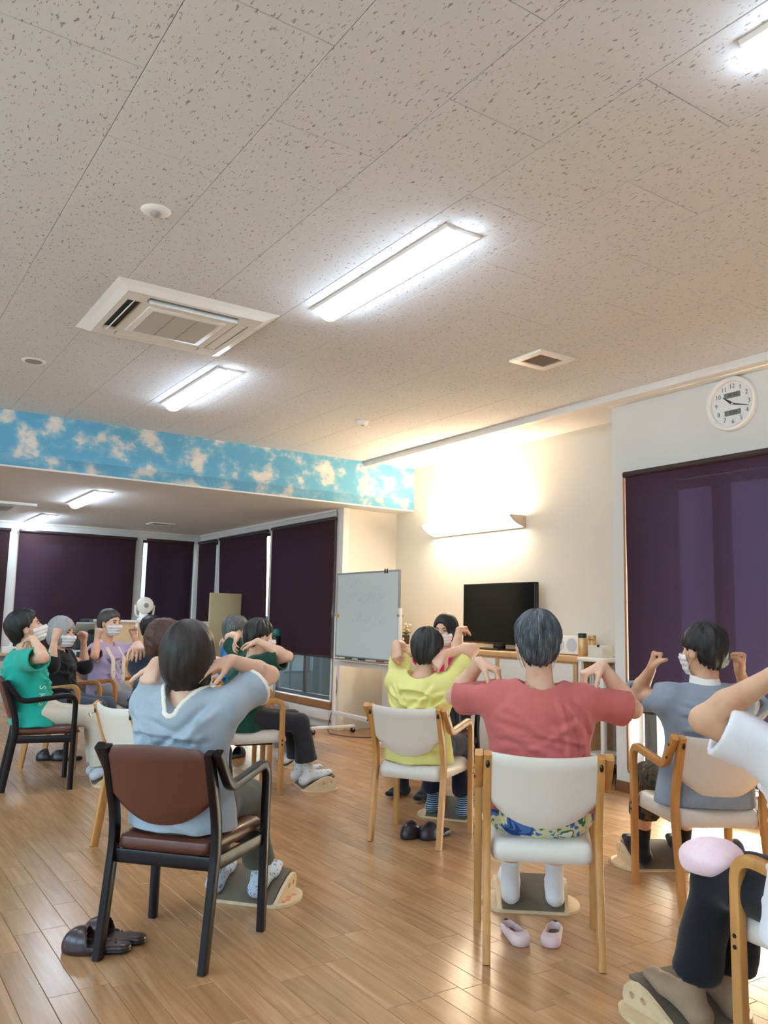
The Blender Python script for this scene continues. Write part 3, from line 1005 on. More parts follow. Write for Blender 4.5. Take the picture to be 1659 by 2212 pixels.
def make_shirt(t, p, arms, SH, nb, up, lean, H, hx, y0, z1, h, wide, belly, shrug, armr):
    f = Field((-hx, min(y0, -0.03), 0.36), (hx, 0.62 + max(lean[1], 0), nb[2] + 0.14), h)
    gr = p.get('loose', 0.012)
    torso(f, up, lean, gr, p.get('hem', 0.42), 0.955, 0.03, wide, belly)
    lx, ly = lean
    f.ell((lx, .105 + ly, .83 + up), (.13 * wide, .055 + gr, .10), .06)
    X, Y, Z = f.full()
    fr = p.get('sleeve', 0.62)                       # 0..1 upper arm, 1..2 forearm
    cuffs = []
    for s, sx in (('R', 1), ('L', -1)):
        E = np.array(arms[s]['E'], float); W = np.array(arms[s]['W'], float); S = SH[s]
        nk = nb + np.array([sx * 0.048, -0.005, -0.018])
        f.cone(nk, S + (0, 0, 0.004), 0.040 + gr * .4, 0.047 + gr * .4, 0.04)
        f.cone(S - (0, 0, .02), S * .45 + np.array([sx * .10 + lx * .6, .155 + ly * .6, .77 + up]) * .55, 0.045, 0.062, 0.06)
        r0, r1 = p.get('r', (0.066, 0.066))
        P = S + (E - S) * min(fr, 1.0)
        f.cone(S, P, r0 * .86, r1, 0.045)
        if fr > 1:
            Q = E + (W - E) * (fr - 1)
            f.cone(E, Q, r1 * 0.96, r1 * 0.86, 0.03)
            cuffs.append((E, Q, r1 * 0.86))
        else:
            cuffs.append((S, P, r1))
    f.g = (f.g - wr(X, Y, Z, p.get('seed', 3), p.get('wr', 0.0055)).astype(F32)).astype(F32)
    f.g = (f.g - creases(X - lx * .7, Y, Z - up, p)).astype(F32)
    base = f.g.copy()
    trims = []
    for a, b, r in cuffs:
        u = nrm(b - a)
        cut = ((X - b[0]) * u[0] + (Y - b[1]) * u[1] + (Z - b[2]) * u[2]).astype(F32)
        rad = np.sqrt(np.maximum((X - b[0]) ** 2 + (Y - b[1]) ** 2 + (Z - b[2]) ** 2 - cut ** 2, 0))
        near = rad - (r + 0.045)
        f.g = np.maximum(f.g, np.where((near < 0) & (cut > 0) & (cut < 0.16), cut, -1)).astype(F32)
        hollow, _ = f.cone_d(X, Y, Z, b - u * p.get('hollow', .045), b + u * 0.12, r - 0.018, r - 0.006)
        f.g = np.maximum(f.g, -hollow).astype(F32)
        if p.get('trim'):
            trims.append(np.maximum(np.maximum(base - 0.003, -(hollow)), np.maximum(cut - 0.001, -(cut + 0.018))) + np.where(near < 0.01, 0, 1))
    neck = None
    for a, b, ra, rb in p.get('neck', [((0, -0.0, 0.10), (0, 0.012, -0.008), 0.085, 0.066)]):
        d, _ = f.cone_d(X, Y, Z, nb + np.array(a), nb + np.array(b), ra, rb)
        neck = d if neck is None else np.minimum(neck, d)
    kk = 0.010
    hh = np.maximum(kk - np.abs(f.g + neck), 0) / kk
    f.g = (np.maximum(f.g, -neck) + hh * hh * kk * 0.25).astype(F32)
    ins, _ = f.cone_d(X, Y, Z, nb + np.array((0, 0.01, -0.10)), nb + np.array((0, 0.01, 0.0)), 0.055, 0.062)
    obj(p.get('name', 'shirt'), f.mesh('shirt'), p['mat'], t)
    if p.get('trim'):
        tw = p.get('trimw', 0.020)
        tr = np.maximum(np.maximum(base - 0.003, neck - tw), -neck)
        f.g = np.maximum(tr, -(base + 0.010)).astype(F32)
        obj('neck_trim', f.mesh('neck_trim'), p['trim'], t)
        for c in trims:
            f.g = c.astype(F32)
            obj('sleeve_trim', f.mesh('sleeve_trim'), p['trim'], t)
    if p.get('collar'):
        cl = p['collar']
        d, _ = f.cone_d(X, Y, Z, nb + np.array((0, 0.002, -0.02)), nb + np.array((0, 0.016, cl.get('up', 0.032))), 0.080, 0.064)
        di, _ = f.cone_d(X, Y, Z, nb + np.array((0, 0.002, -0.02)), nb + np.array((0, 0.016, 0.06)), 0.062, 0.052)
        top = Z - (nb[2] + cl.get('up', 0.032) + 0.12 * (Y - nb[1]) + 0.004 * np.sin(X * 70))
        f.g = (np.maximum(np.maximum(d, -di), np.maximum(top, nb[2] - 0.03 - Z)) - 0.0).astype(F32)
        obj('towel_collar' if cl.get('towel') else 'collar', f.mesh('collar'), cl['mat'], t)

def make_bottoms(t, p, foot, knee, footx, h, wide):
    f = Field((-0.30, -0.02, 0.02), (0.30, max(knee[0], foot[0]) + 0.15, 0.72), h)
    f.ell((0, 0.20, 0.515), (0.20 * wide, 0.165, 0.125), 0.03)
    fl = p.get('flare', 0.058)
    hems = []
    for sx in (1, -1):
        K = np.array([sx * footx, knee[0], knee[1]]); A = np.array([sx * footx, foot[0] + 0.035, foot[1] + 0.075])
        f.cone((sx * 0.085, 0.20, 0.505), K, 0.088, 0.066, 0.05)
        fr = p.get('len', 0.9)
        B = K + (A - K) * fr
        f.cone(K, B, 0.064, fl, 0.03)
        hems.append((K, B))
    X, Y, Z = f.full()
    f.g = (f.g - wr(X, Y, Z, p.get('seed', 9), p.get('wr', 0.006)).astype(F32)).astype(F32)
    f.g = np.maximum(f.g, 0.418 - Z - np.clip((Y - 0.46) * 8, 0, 1) * 0.5).astype(F32)     # rests on the seat
    for K, B in hems:
        u = nrm(B - K)
        cut = ((X - B[0]) * u[0] + (Y - B[1]) * u[1] + (Z - B[2]) * u[2]).astype(F32)
        near = np.abs(X - B[0]) - 0.099
        f.g = np.maximum(f.g, np.where(near < 0, np.where(Z < 0.40, cut, -1), -1)).astype(F32)
        hol, _ = f.cone_d(X, Y, Z, B - u * 0.03, B + u * 0.08, fl - 0.016, fl - 0.006)
        f.g = np.maximum(f.g, -hol).astype(F32)
    obj(p.get('name', 'trousers'), f.mesh('trousers'), p['mat'], t)
# ------------------------------------------------------------------ room shell
XT, XC, XE = 5.56, 5.04, 4.78        # television wall, clock wall, window wall of the far bay
YB, YF, ZE = 7.78, 12.5, 2.50        # beam, far wall, ceiling of the far bay
XL, YN = -3.6, -2.6

def boxes(name, bl, m, parent=None, bevel=0.0):
    bm = bmesh.new()
    for lo, hi in bl:
        bx(bm, lo, hi, None, bevel)
    return obj(name, bm_mesh(name, bm, bevel > 0), m, parent)

floor = struct(box('floor', (XL, YN, -0.12), (XT, YF + .1, -0.012), M_BASE))
rp = random.Random(11)
planks = []
x = 0.69 - 0.1 * 43
while x < XT:
    y = YN - rp.random() * 0.6
    while y < YF:
        L = rp.choice((0.303, 0.41, 0.606, 0.606, 0.909))
        a, b = max(y, YN), min(y + L, YF)
        if b - a > 0.03:
            planks.append((x, min(x + 0.1, XT), a, b))
        y += L
    x += 0.1
Vc = cam.matrix_world.inverted()
def in_view(p):
    q = Vc @ Vector(p)
    if q.z > -0.4:
        return False
    return abs(q.x / -q.z) < 0.485 and abs(q.y / -q.z) < 0.64
inv, rest = [], []
for p in planks:
    c = ((p[0] + p[1]) / 2, (p[2] + p[3]) / 2, 0)
    (inv if in_view(c) else rest).append((math.hypot(c[0], c[1]), p))
inv.sort()
def plank_geo(bm, p, o=(0, 0)):
    g = 0.0007
    x0, x1, y0, y1 = p[0] + g - o[0], p[1] - g - o[0], p[2] + g - o[1], p[3] - g - o[1]
    c = 0.0012
    v = [bm.verts.new(q) for q in ((x0, y0, -.012), (x1, y0, -.012), (x1, y1, -.012), (x0, y1, -.012), (x0, y0, -c), (x1, y0, -c), (x1, y1, -c), (x0, y1, -c),
                                   (x0 + c, y0 + c, 0), (x1 - c, y0 + c, 0), (x1 - c, y1 - c, 0), (x0 + c, y1 - c, 0))]
    bm.faces.new((v[8], v[9], v[10], v[11]))
    for a, b in ((0, 4), (4, 8)):
        for i in range(4):
            j = (i + 1) % 4
            bm.faces.new((v[a + i], v[a + j], v[b + j], v[b + i]))
for d, p in inv[:300]:
    bm = bmesh.new()
    o = ((p[0] + p[1]) / 2, (p[2] + p[3]) / 2)
    plank_geo(bm, p, o)
    me = bpy.data.meshes.new('plank'); bm.to_mesh(me); bm.free()
    obj('plank', me, FLOOR, floor, (o[0], o[1], 0))
bm = bmesh.new()
for d, p in inv[300:] + rest:
    plank_geo(bm, p)
me = bpy.data.meshes.new('far_planks'); bm.to_mesh(me); bm.free()
obj('far_planks', me, FLOOR, floor)['kind'] = 'stuff'

ceiling = struct(boxes('ceiling', [((XL, YN, ZC + .012), (XT + .1, YB + .3, ZC + .1)), ((4.9, YN, ZC), (XT, YB, ZC + .012))], M_CEIL))
tile_cache = {}
k = -6
while True:
    x0 = 0.690 + 0.455 * k
    if x0 > 4.85:
        break
    x1 = min(x0 + 0.455, 4.9)
    y = (2.068 if k % 2 == 0 else 2.523) - 0.91 * 4
    while y < YB:
        y0, y1 = max(y, -0.9), min(y + 0.91, YB)
        y += 0.91
        if y1 - y0 < 0.02:
            continue
        key = (round(x1 - x0, 3), round(y1 - y0, 3))
        if key not in tile_cache:
            bm = bmesh.new()
            w, l = (x1 - x0) / 2 - .0011, (y1 - y0) / 2 - .0011
            bx(bm, (-w, -l, 0), (w, l, .012), None, .0015, 1)
            tile_cache[key] = bm_mesh('ceiling_tile', bm)
        obj('ceiling_tile', tile_cache[key], TILE, ceiling, ((x0 + x1) / 2, (y0 + y1) / 2, ZC))
    k += 1

struct(boxes('ceiling_far', [((XL, YB, ZE), (XE + .2, YF + .1, ZE + .12)), ((XE + .2, YB, ZE), (XT + .1, 8.4, ZE + .12))], M_CEIL))
beam = struct(box('beam', (XL, YB, ZE + .012), (XT, YB + .1, ZC + .01), CLOUD))
struct(box('trim_1', (XL, YB - .004, ZE - .004), (XT, YB + .012, ZE + .012), M_TRIM, bevel=.003))
struct(boxes('trim_2', [((4.865, YN, ZC - .055), (4.965, YB, ZC)), ((4.965, YN, ZC - .055), (XC + .01, 4.35, ZC))], M_TRIM, bevel=.004))

struct(box('wall_right', (XT, 4.30, -.1), (XT + .15, 8.4, ZC + .02), M_WALL))
O1 = (1.55, 4.225, 0.17, 2.40)      # window opening in the clock wall
struct(boxes('wall_clock', [((XC, O1[1], -.1), (XC + .16, 4.35, ZC + .02)), ((XC, YN, O1[3]), (XC + .16, O1[1], ZC + .02)), ((XC, YN, -.1), (XC + .16, O1[1], O1[2])),
                           ((XC, YN, O1[2]), (XC + .16, O1[0], O1[3])), ((XC + .16, 4.27, -.1), (XT + .15, 4.35, ZC + .02))], M_WALLW))
struct(boxes('wall_return', [((XE + .08, 8.12, -.1), (XT + .15, 8.3, ZE + .1)), ((XE + .08, 8.085, -.1), (5.07, 8.125, ZE + .1))], M_WALL))
struct(box('trim_3', (XE, 8.06, 0), (XE + .082, 8.22, ZE), M_TRIM, bevel=.004))
W2 = [(8.26, 9.84), (9.96, 11.64), (11.76, 12.42)]
zs0, zs1 = 0.30, 2.37
bl = [((XE, 8.2, -.1), (XE + .16, YF, zs0)), ((XE, 8.2, zs1), (XE + .16, YF, ZE + .1))]
e = [8.2] + [v for w in W2 for v in w] + [YF]
for a, b in zip(e[::2], e[1::2]):
    bl.append(((XE, a, zs0), (XE + .16, b, zs1)))
struct(boxes('wall_bay', bl, M_WALLW))
W3 = [(0.1, 1.96), (2.10, 3.75), (3.86, 4.70)]
bl = [((XL, YF, -.1), (XE + .16, YF + .16, zs0)), ((XL, YF, zs1), (XE + .16, YF + .16, ZE + .1))]
e = [XL] + [v for w in W3 for v in w] + [XE + .16]
for a, b in zip(e[::2], e[1::2]):
    bl.append(((a, YF, zs0), (b, YF + .16, zs1)))
struct(boxes('wall_far', bl, M_WALLW))
def holed(name, axis, p0, p1, a, b, z1, holes):
    bl, e = [], [a]
    for h0, h1, q0, q1 in holes:
        e += [h0, h1]
        bl += [(h0, h1, -.1, q0), (h0, h1, q1, z1)]
    e.append(b)
    bl += [(u, v, -.1, z1) for u, v in zip(e[::2], e[1::2])]
    struct(boxes(name, [((p0, u, q0), (p1, v, q1)) if axis == 'x' else ((u, p0, q0), (v, p1, q1)) for u, v, q0, q1 in bl], M_WALLW))
WL = [(-1.6, .9, .75, 2.45), (1.5, 4.0, .75, 2.45), (4.6, 7.1, .75, 2.45)]
WB = [(-2.8, -.6, .95, 2.30)]
holed('wall_left', 'x', XL - .15, XL, YN, YF + .1, ZC + .1, WL)
holed('wall_back', 'y', YN - .15, YN, XL, XC + .1, ZC + .1, WB)
# boards along the floor
struct(boxes('baseboard_right', [((XC - .012, YN, 0), (XC, 4.36, .08)), ((XC - .012, 4.35, 0), (XT, 4.362, .08)), ((XT - .012, 4.362, 0), (XT, 8.08, .08))], M_BASE, bevel=.002))
struct(box('baseboard_bay', (XE - .05, 8.2, 0.10), (XE, YF, .21), M_TRIM, bevel=.004))
struct(box('trim_4', (XE - .03, 8.2, .22), (XE, YF, .30), M_TRIMWOOD, bevel=.003))
struct(box('trim_5', (XE - .025, 8.2, ZE - .03), (XE, YF, ZE), M_TRIM, bevel=.004))
struct(box('trim_6', (XL, YF - .03, ZE - .03), (XE, YF, ZE), M_TRIM, bevel=.004))
struct(boxes('trim_7', [((XC - .012, O1[0], O1[2] - .022), (XC + .16, O1[1] + .012, O1[2])), ((XC - .012, O1[1], O1[2]), (XC + .004, O1[1] + .018, O1[3]))], M_TRIMWOOD, bevel=.002))

# ------------------------------------------------------------------ windows
def arch_glass():
    m = MATS['window_glass']
    nt = m.node_tree
    out = nt.nodes['Material Output']
    tr = nt.nodes.new('ShaderNodeBsdfTransparent'); tr.inputs[0].default_value = (.9, .96, .95, 1)
    gl = nt.nodes.new('ShaderNodeBsdfGlossy'); gl.inputs['Roughness'].default_value = 0.02
    lw = nt.nodes.new('ShaderNodeLayerWeight'); lw.inputs[0].default_value = 0.5
    pw = nt.nodes.new('ShaderNodeMath'); pw.operation = 'POWER'; pw.inputs[1].default_value = 4.0
    nt.links.new(lw.outputs['Facing'], pw.inputs[0])
    fr = nt.nodes.new('ShaderNodeMath'); fr.operation = 'MULTIPLY_ADD'; fr.inputs[1].default_value = 0.7; fr.inputs[2].default_value = 0.04
    nt.links.new(pw.outputs[0], fr.inputs[0])
    mx = nt.nodes.new('ShaderNodeMixShader')
    nt.links.new(fr.outputs[0], mx.inputs[0]); nt.links.new(tr.outputs[0], mx.inputs[1]); nt.links.new(gl.outputs[0], mx.inputs[2])
    nt.links.new(mx.outputs[0], out.inputs[0])
arch_glass()

def window(name, axis, pos, a, b, z0, z1, stiles, m=M_ALU):
    """frame and panes in the plane axis = pos; stiles = positions of the uprights"""
    w = struct(bpy.data.objects.new(name, None)); COL.objects.link(w)
    def P(u0, u1, d0, d1, q0, q1):
        return ((d0, u0, q0), (d1, u1, q1)) if axis == 'x' else ((u0, d0, q0), (u1, d1, q1))
    bm = bmesh.new()
    for r in ((a, b, z0, z0 + .04), (a, b, z1 - .04, z1), (a, a + .035, z0, z1), (b - .035, b, z0, z1)):
        lo, hi = P(r[0], r[1], pos - .03, pos + .03, r[2], r[3]); bx(bm, lo, hi, None, .003, 1)
    obj('window_frame', bm_mesh('window_frame', bm), m, w)
    for s_ in stiles:
        lo, hi = P(s_ - .03, s_ + .03, pos - .02, pos + .025, z0, z1)
        box('stile', lo, hi, m, w, .003, 1)
    ed = [a] + list(stiles) + [b]
    for u, v in zip(ed, ed[1:]):
        lo, hi = P(u + .01, v - .01, pos - .003, pos + .003, z0 + .03, z1 - .03)
        box('pane', lo, hi, GLASS, w)
    return w
window('window_1', 'x', XC + .20, O1[0], O1[1], O1[2], O1[3], [2.75, 3.53, 3.59, 4.15], M_ALU)
for i, (a, b) in enumerate(W2):
    window('window_%d' % (i + 2), 'x', XE + .11, a, b, zs0, zs1, [(a + b) / 2])
for i, (a, b) in enumerate(W3):
    window('window_%d' % (i + 5), 'y', YF + .11, a, b, zs0, zs1, [(a + b) / 2])
for i, (a, b, q0, q1) in enumerate(WL):
    window('window_%d' % (i + 8), 'x', XL - .08, a, b, q0, q1, [(a + b) / 2])
for i, (a, b, q0, q1) in enumerate(WB):
    window('window_%d' % (i + 11), 'y', YN - .08, a, b, q0, q1, [(a + b) / 2])
# outside: paving, added sun-blocking walls and a fence by the bay
M_PAVE = mat('pale_concrete', (216, 214, 208), 0.9, var=0.06, vscale=3)
struct(boxes('ground', [((XC + .3, YN - 6, -.3), (24, YF + 12, -.12)), ((XL - 14, YF + .3, -.3), (XC + .3, YF + 12, -.12)), ((XL - 14, YN - 12, -.3), (XL - .3, YF + .3, -.12)), ((XL - .3, YN - 12, -.3), (XC + .3, YN - .3, -.12))], M_PAVE))
M_RW = mat('render_wall', (198, 194, 186), 0.9, var=0.05)
struct(boxes('wall_sunblock', [((8.2, 8.4, -.12), (8.4, 17, 5.2)), ((-9, 15.2, -.12), (5.55, 15.4, 6.0))], M_RW))  # unseen walls, added to keep direct sun off the bay and far blinds
struct(box('fence', (XE + 1.15, 8.3, -.12), (XE + 1.2, YF + 1, 1.25), mat('teal_grey_screen', (64, 84, 88), 0.7, var=0.08)))

def blind(label, axis, pos, a, b, z0, z1, skew=0.0, group=None):
    t = thing('roller_blind', label, 'blind', (0, 0, 0), 0, group)
    c = (a + b) / 2
    t.location = (pos, c, z1) if axis == 'x' else (c, pos, z1)
    w = (b - a) / 2
    U = (lambda u, d, z: (d, u, z)) if axis == 'x' else (lambda u, d, z: (u, d, z))
    s_ = -1 if axis == 'x' else -1
    bm = bmesh.new(); cyl(bm, U(-w - .012, 0, .0), U(w + .012, 0, .0), .024, None, 14)
    obj('head_tube', bm_mesh('head_tube', bm, True), mat('dark_blind_tube', (52, 40, 42), .5), t)
    bm = bmesh.new()
    n = 14
    rows = []
    H_ = z1 - z0
    for i in range(n + 1):
        zz = -.015 - (H_ - .015) * i / n
        rows.append([bm.verts.new(U(-w + 2 * w * j / 8 + skew * (i / n), .012 * s_ * 0 + .003 * math.sin(j * 1.3 + i * .4), zz)) for j in range(9)])
    for r0, r1 in zip(rows, rows[1:]):
        for j in range(8):
            bm.faces.new((r0[j], r0[j + 1], r1[j + 1], r1[j]))
    obj('fabric', bm_mesh('fabric', bm, True), BLIND, t)
    lo, hi = U(-w + skew, -.008, -H_ - .012), U(w + skew, .008, -H_ + .012)
    box('bottom_bar', [min(p, q) for p, q in zip(lo, hi)], [max(p, q) for p, q in zip(lo, hi)], mat('dark_blind_tube', (52, 40, 42), .5), t, .003)
    return t
blind('wide aubergine roller blind under the wall clock, sun patches showing through', 'x', XC - .04, 1.5, 4.19, 0.61, 2.385)
blind('aubergine roller blind beside the whiteboard, nearest of three on the side windows', 'x', XE - .04, 8.19, 9.82, 0.80, 2.385)
blind('aubergine roller blind behind the cream table top, a bright gap on each side', 'x', XE - .04, 9.98, 11.60, 0.80, 2.375, skew=-.09)
blind('narrow aubergine roller blind on the side window nearest the far corner', 'x', XE - .04, 11.76, 12.44, 0.80, 2.37)
blind('aubergine roller blind cut off by the left edge of the picture', 'y', YF - .04, 0.05, 1.97, 0.70, 2.365)
blind('wide aubergine roller blind on the far wall behind the copier', 'y', YF - .04, 2.10, 3.74, 0.70, 2.365)
blind('bluish glowing roller blind on the far wall behind the white fan', 'y', YF - .04, 3.92, 4.64, 0.70, 2.365)

# ------------------------------------------------------------------ lights and ceiling fittings
def ceiling_lamp(label, x, y, z, L=1.27, group=None):
    t = thing('ceiling_lamp', label, 'lamp', (x, y, z), 0, group)
    bm = bmesh.new()
    pr = [(-.105, 0), (.105, 0), (.095, -.012), (.062, -.018), (-.062, -.018), (-.095, -.012)]
    for s0, s1 in ((-L / 2, L / 2),):
        a = [bm.verts.new((px, s0, pz)) for px, pz in pr]; b = [bm.verts.new((px, s1, pz)) for px, pz in pr]
        for i in range(6):
            j = (i + 1) % 6
            bm.faces.new((a[i], a[j], b[j], b[i]))
        bm.faces.new(a[::-1]); bm.faces.new(b)
    obj('lamp_base', bm_mesh('lamp_base', bm), M_WHITEPL, t)
    bm = bmesh.new()
    n = 10
    prof = [(.058 * math.cos(math.pi * i / n), -.017 - .045 * math.sin(math.pi * i / n)) for i in range(n + 1)]
    st = [(-L / 2 + .006, .55), (-L / 2 + .02, .92), (-L / 2 + .035, 1), (L / 2 - .035, 1), (L / 2 - .02, .92), (L / 2 - .006, .55)]
    rings = [[bm.verts.new((px, yy, -.017 + (pz + .017) * k)) for px, pz in prof] for yy, k in st]
    for a, b in zip(rings, rings[1:]):
        for i in range(n):
            bm.faces.new((a[i], a[i + 1], b[i + 1], b[i]))
    bm.faces.new(rings[0][::-1]); bm.faces.new(rings[-1])
    obj('diffuser', bm_mesh('diffuser', bm, True), M_LAMP, t)
    return t
lamps = [('long lit ceiling lamp in the middle of the picture', 2.24, 3.41, ZC), ('lit ceiling lamp between the air conditioner and the cloud beam', 2.24, 6.06, ZC),
         ('ceiling lamp cut off by the right edge, near the top corner', 2.24, 0.70, ZC), ('lit lamp on the lower ceiling just behind the cloud beam', 2.24, 9.32, ZE),
         ('small lit lamp deepest on the lower ceiling, by the far blinds', 2.24, 12.0 - .1, ZE)]
for l in lamps:
    ceiling_lamp(*l)
for i, (y, z) in enumerate(((0.70, ZC), (3.41, ZC), (6.06, ZC), (9.32, ZE))):
    ceiling_lamp(('nearest', 'second', 'third', 'deepest')[i] + ' ceiling lamp of the row outside the picture on the left', -0.9, y, z, group='second row of ceiling lamps')

# wall light: a curved lit trough above the television
t = thing('wall_light', 'long curved wall light glowing above the television', 'lamp', (XT, 6.6, 2.16))
M_SC = mat('warm_lit_diffuser', (255, 246, 232), 0.5, emit=(255, 232, 200), strength=SCONCE)
M_SCE = mat('beige_end_cap', (196, 182, 164), 0.5, var=0.03)
prof = [(-.205, .115), (-.200, .100), (-.180, .078), (-.140, .048), (-.090, .024), (-.030, .006)]
bm = bmesh.new()
L0, L1 = -.70, .72
pin = [(px * .97 + .0, pz + .007) for px, pz in prof]
lp = prof + pin[::-1]
a = [bm.verts.new((px, L0, pz)) for px, pz in lp]; b = [bm.verts.new((px, L1, pz)) for px, pz in lp]
for i in range(len(lp)):
    j = (i + 1) % len(lp)
    bm.faces.new((a[i], a[j], b[j], b[i]))
obj('diffuser', bm_mesh('diffuser', bm, True), M_SC, t)
box('back_plate', (-.03, L0, 0), (-.002, L1, .10), M_SCE, t)
for y0 in (L0 - .012, L1):
    bm = bmesh.new()
    o = [(px, pz) for px, pz in prof] + [(-.001, .0), (-.001, .118)]
    prism(bm, [(p, q) for p, q in o], 0, .012, Matrix.Translation((0, y0 + .012, 0)) @ Matrix.Rotation(R_(90), 4, 'X'))
    c = obj('end_cap', bm_mesh('end_cap', bm), M_SCE, t)
    cylo('screw', (-.03, y0 - .002, .085), (-.03, y0 + .014, .085), .006, M_STEEL, c, n=8)
bm = bmesh.new(); cyl(bm, (-.062, L0 + .06, .085), (-.062, L1 - .06, .085), .013, None, 10)
obj('lamp_tube', bm_mesh('lamp_tube', bm, True), mat('warm_tube', (255, 240, 220), .5, emit=(255, 220, 176), strength=SCONCE * 4.8), t)

# four-way ceiling air conditioner
t = thing('air_conditioner', 'square white four-way air conditioner set in the ceiling', 'air conditioner', (1.575, 4.73, ZC))
W = .475
bm = bmesh.new()
sl_ = [(-.405, -.375, -.25, .25, 0), (.375, .405, -.25, .25, 0)]
def rect(a, b): return [(-a, -b), (a, -b), (a, b), (-a, b)]
holes = []
for sx in (1, -1):
    holes.append([(sx * .325 - .04, -.27), (sx * .325 + .04, -.27), (sx * .325 + .04, .27), (sx * .325 - .04, .27)])
    holes.append([(-.27, sx * .325 - .04), (.27, sx * .325 - .04), (.27, sx * .325 + .04), (-.27, sx * .325 + .04)])
prism(bm, rect(.40, .40), -.035, -.020, None, holes)
ring = [rect(.475, .475), rect(.44, .44), rect(.40, .40)]
zz = [0, -.014, -.035]
rr = [[bm.verts.new((x_, y_, z_)) for x_, y_ in r] for r, z_ in zip(ring, zz)]
for a, b in zip(rr, rr[1:]):
    for i in range(4):
        j = (i + 1) % 4
        bm.faces.new((a[i], a[j], b[j], b[i]))
obj('panel', bm_mesh('panel', bm), M_WHITEPL, t)
box('cavity', (-.41, -.41, -.020), (.41, .41, -.001), M_DARKPL, t)
g = box('grille', (-.235, -.235, -.043), (.235, .235, -.030), M_WHITEPL, t, .004)
box('intake_mesh', (-.20, -.20, -.0455), (.20, .20, -.042), mat('grey_intake_mesh', (196, 194, 190), .8, var=.05, vscale=300), g)
for i in range(2):
    box('grille_bar', (-.067 + .134 * i - .0025, -.2, -.047), (-.067 + .134 * i + .0025, .2, -.0445), M_GREYPL, g)
for i, (sx, sy) in enumerate(((-1, 0), (1, 0), (0, 1), (0, -1))):
    M = Matrix.Rotation(math.atan2(sy, sx), 4, 'Z') @ Matrix.Translation((.325, 0, -.030)) @ Matrix.Rotation(R_((52, 8, 10, 60)[i]), 4, 'Y')
    bm = bmesh.new(); bx(bm, (-.030, -.262, -.003), (.030, .262, .003), M, .002, 1)
    obj('louvre', bm_mesh('louvre', bm, True), M_WHITEPL, t)
def round_fitting(name, label, cat, x, y, z, prof, inner=None):
    t = thing(name, label, cat, (x, y, z))
    latheo('rim', prof, M_WHITEPL, t, 28)
    if inner:
        latheo('core', inner, M_GREYPL, t, 20)
    return t
round_fitting('smoke_detector', 'round white sensor on the ceiling above the air conditioner', 'detector', 1.03, 3.44, ZC,
              [(0, -.012), (.03, -.014), (.045, -.012), (.062, -.004), (.066, 0)], [(0, -.030), (.012, -.029), (.022, -.022), (.026, -.012)])
round_fitting('ceiling_speaker', 'flat round ceiling speaker near the left edge', 'speaker', 1.03, 6.12, ZC,
              [(0, -.006), (.06, -.007), (.075, -.006), (.082, 0)], [(0, -.009), (.058, -.008), (.06, -.006)])
round_fitting('smoke_detector', 'small round detector on the ceiling left of the grey rail', 'detector', 3.83, 6.17, ZC,
              [(0, -.036), (.03, -.036), (.042, -.028), (.05, -.010), (.056, 0)], [(0, -.040), (.018, -.039), (.02, -.034)])
t = thing('ceiling_vent', 'square white air vent on the ceiling above the clock side', 'vent', (3.84, 3.91, ZC))
bm = bmesh.new()
prism(bm, rect(.16, .15), -.014, 0, None, [rect(.105, .095)])
obj('vent_frame', bm_mesh('vent_frame', bm), M_WHITEPL, t)
box('backing', (-.105, -.095, -.004), (.105, .095, -.001), mat('beige_vent_backing', (208, 194, 182), .9), t)  # plain beige backing plate, slightly deeper in tone than the slats
for i in range(9):
    M = Matrix.Translation((0, -.085 + .0213 * i, -.009)) @ Matrix.Rotation(R_(24), 4, 'X')
    bm = bmesh.new(); bx(bm, (-.105, -.0115, -.001), (.105, .0115, .001), M)
    obj('slat', bm_mesh('slat', bm), mat('beige_vent', (214, 200, 188), .6), t)
t = thing('ceiling_vent', 'second square air vent on the low ceiling near the far corner', 'vent', (3.72, 11.3, ZE))
bm = bmesh.new(); prism(bm, rect(.16, .15), -.012, 0, None, [rect(.10, .09)]); obj('vent_frame', bm_mesh('vent_frame', bm), M_WHITEPL, t)
box('backing', (-.10, -.09, -.006), (.10, .09, -.001), M_GREYPL, t)
t = thing('air_conditioner', 'second air conditioner on the low ceiling at the left edge', 'air conditioner', (1.45, 10.75, ZE))
bm = bmesh.new(); prism(bm, rect(.45, .45), -.03, 0, None, [[(-.27, -.37), (.27, -.37), (.27, -.29), (-.27, -.29)]]); obj('panel', bm_mesh('panel', bm), M_WHITEPL, t)
box('cavity', (-.28, -.38, -.012), (.28, -.28, -.001), M_DARKPL, t)
box('grille', (-.23, -.22, -.04), (.23, .22, -.028), M_GREYPL, t, .004)

# wall clock
t = thing('wall_clock', 'round white wall clock with two grey displays above the big blind', 'clock', (XC, 3.285, 2.765))
CM = Matrix.Rotation(R_(-90), 4, 'Y')
latheo('case', [(0, .004), (.155, .004), (.158, .030), (.172, .042), (.186, .036), (.190, .020), (.188, 0)], M_WHITEPL, t, 48, CM)
latheo('dial', [(0, .0065), (.157, .0065), (.157, .004)], mat('clock_dial', (228, 228, 228), .5, var=.01), t, 48, CM)
M_NUM = mat('grey_numerals', (92, 92, 94), .6)
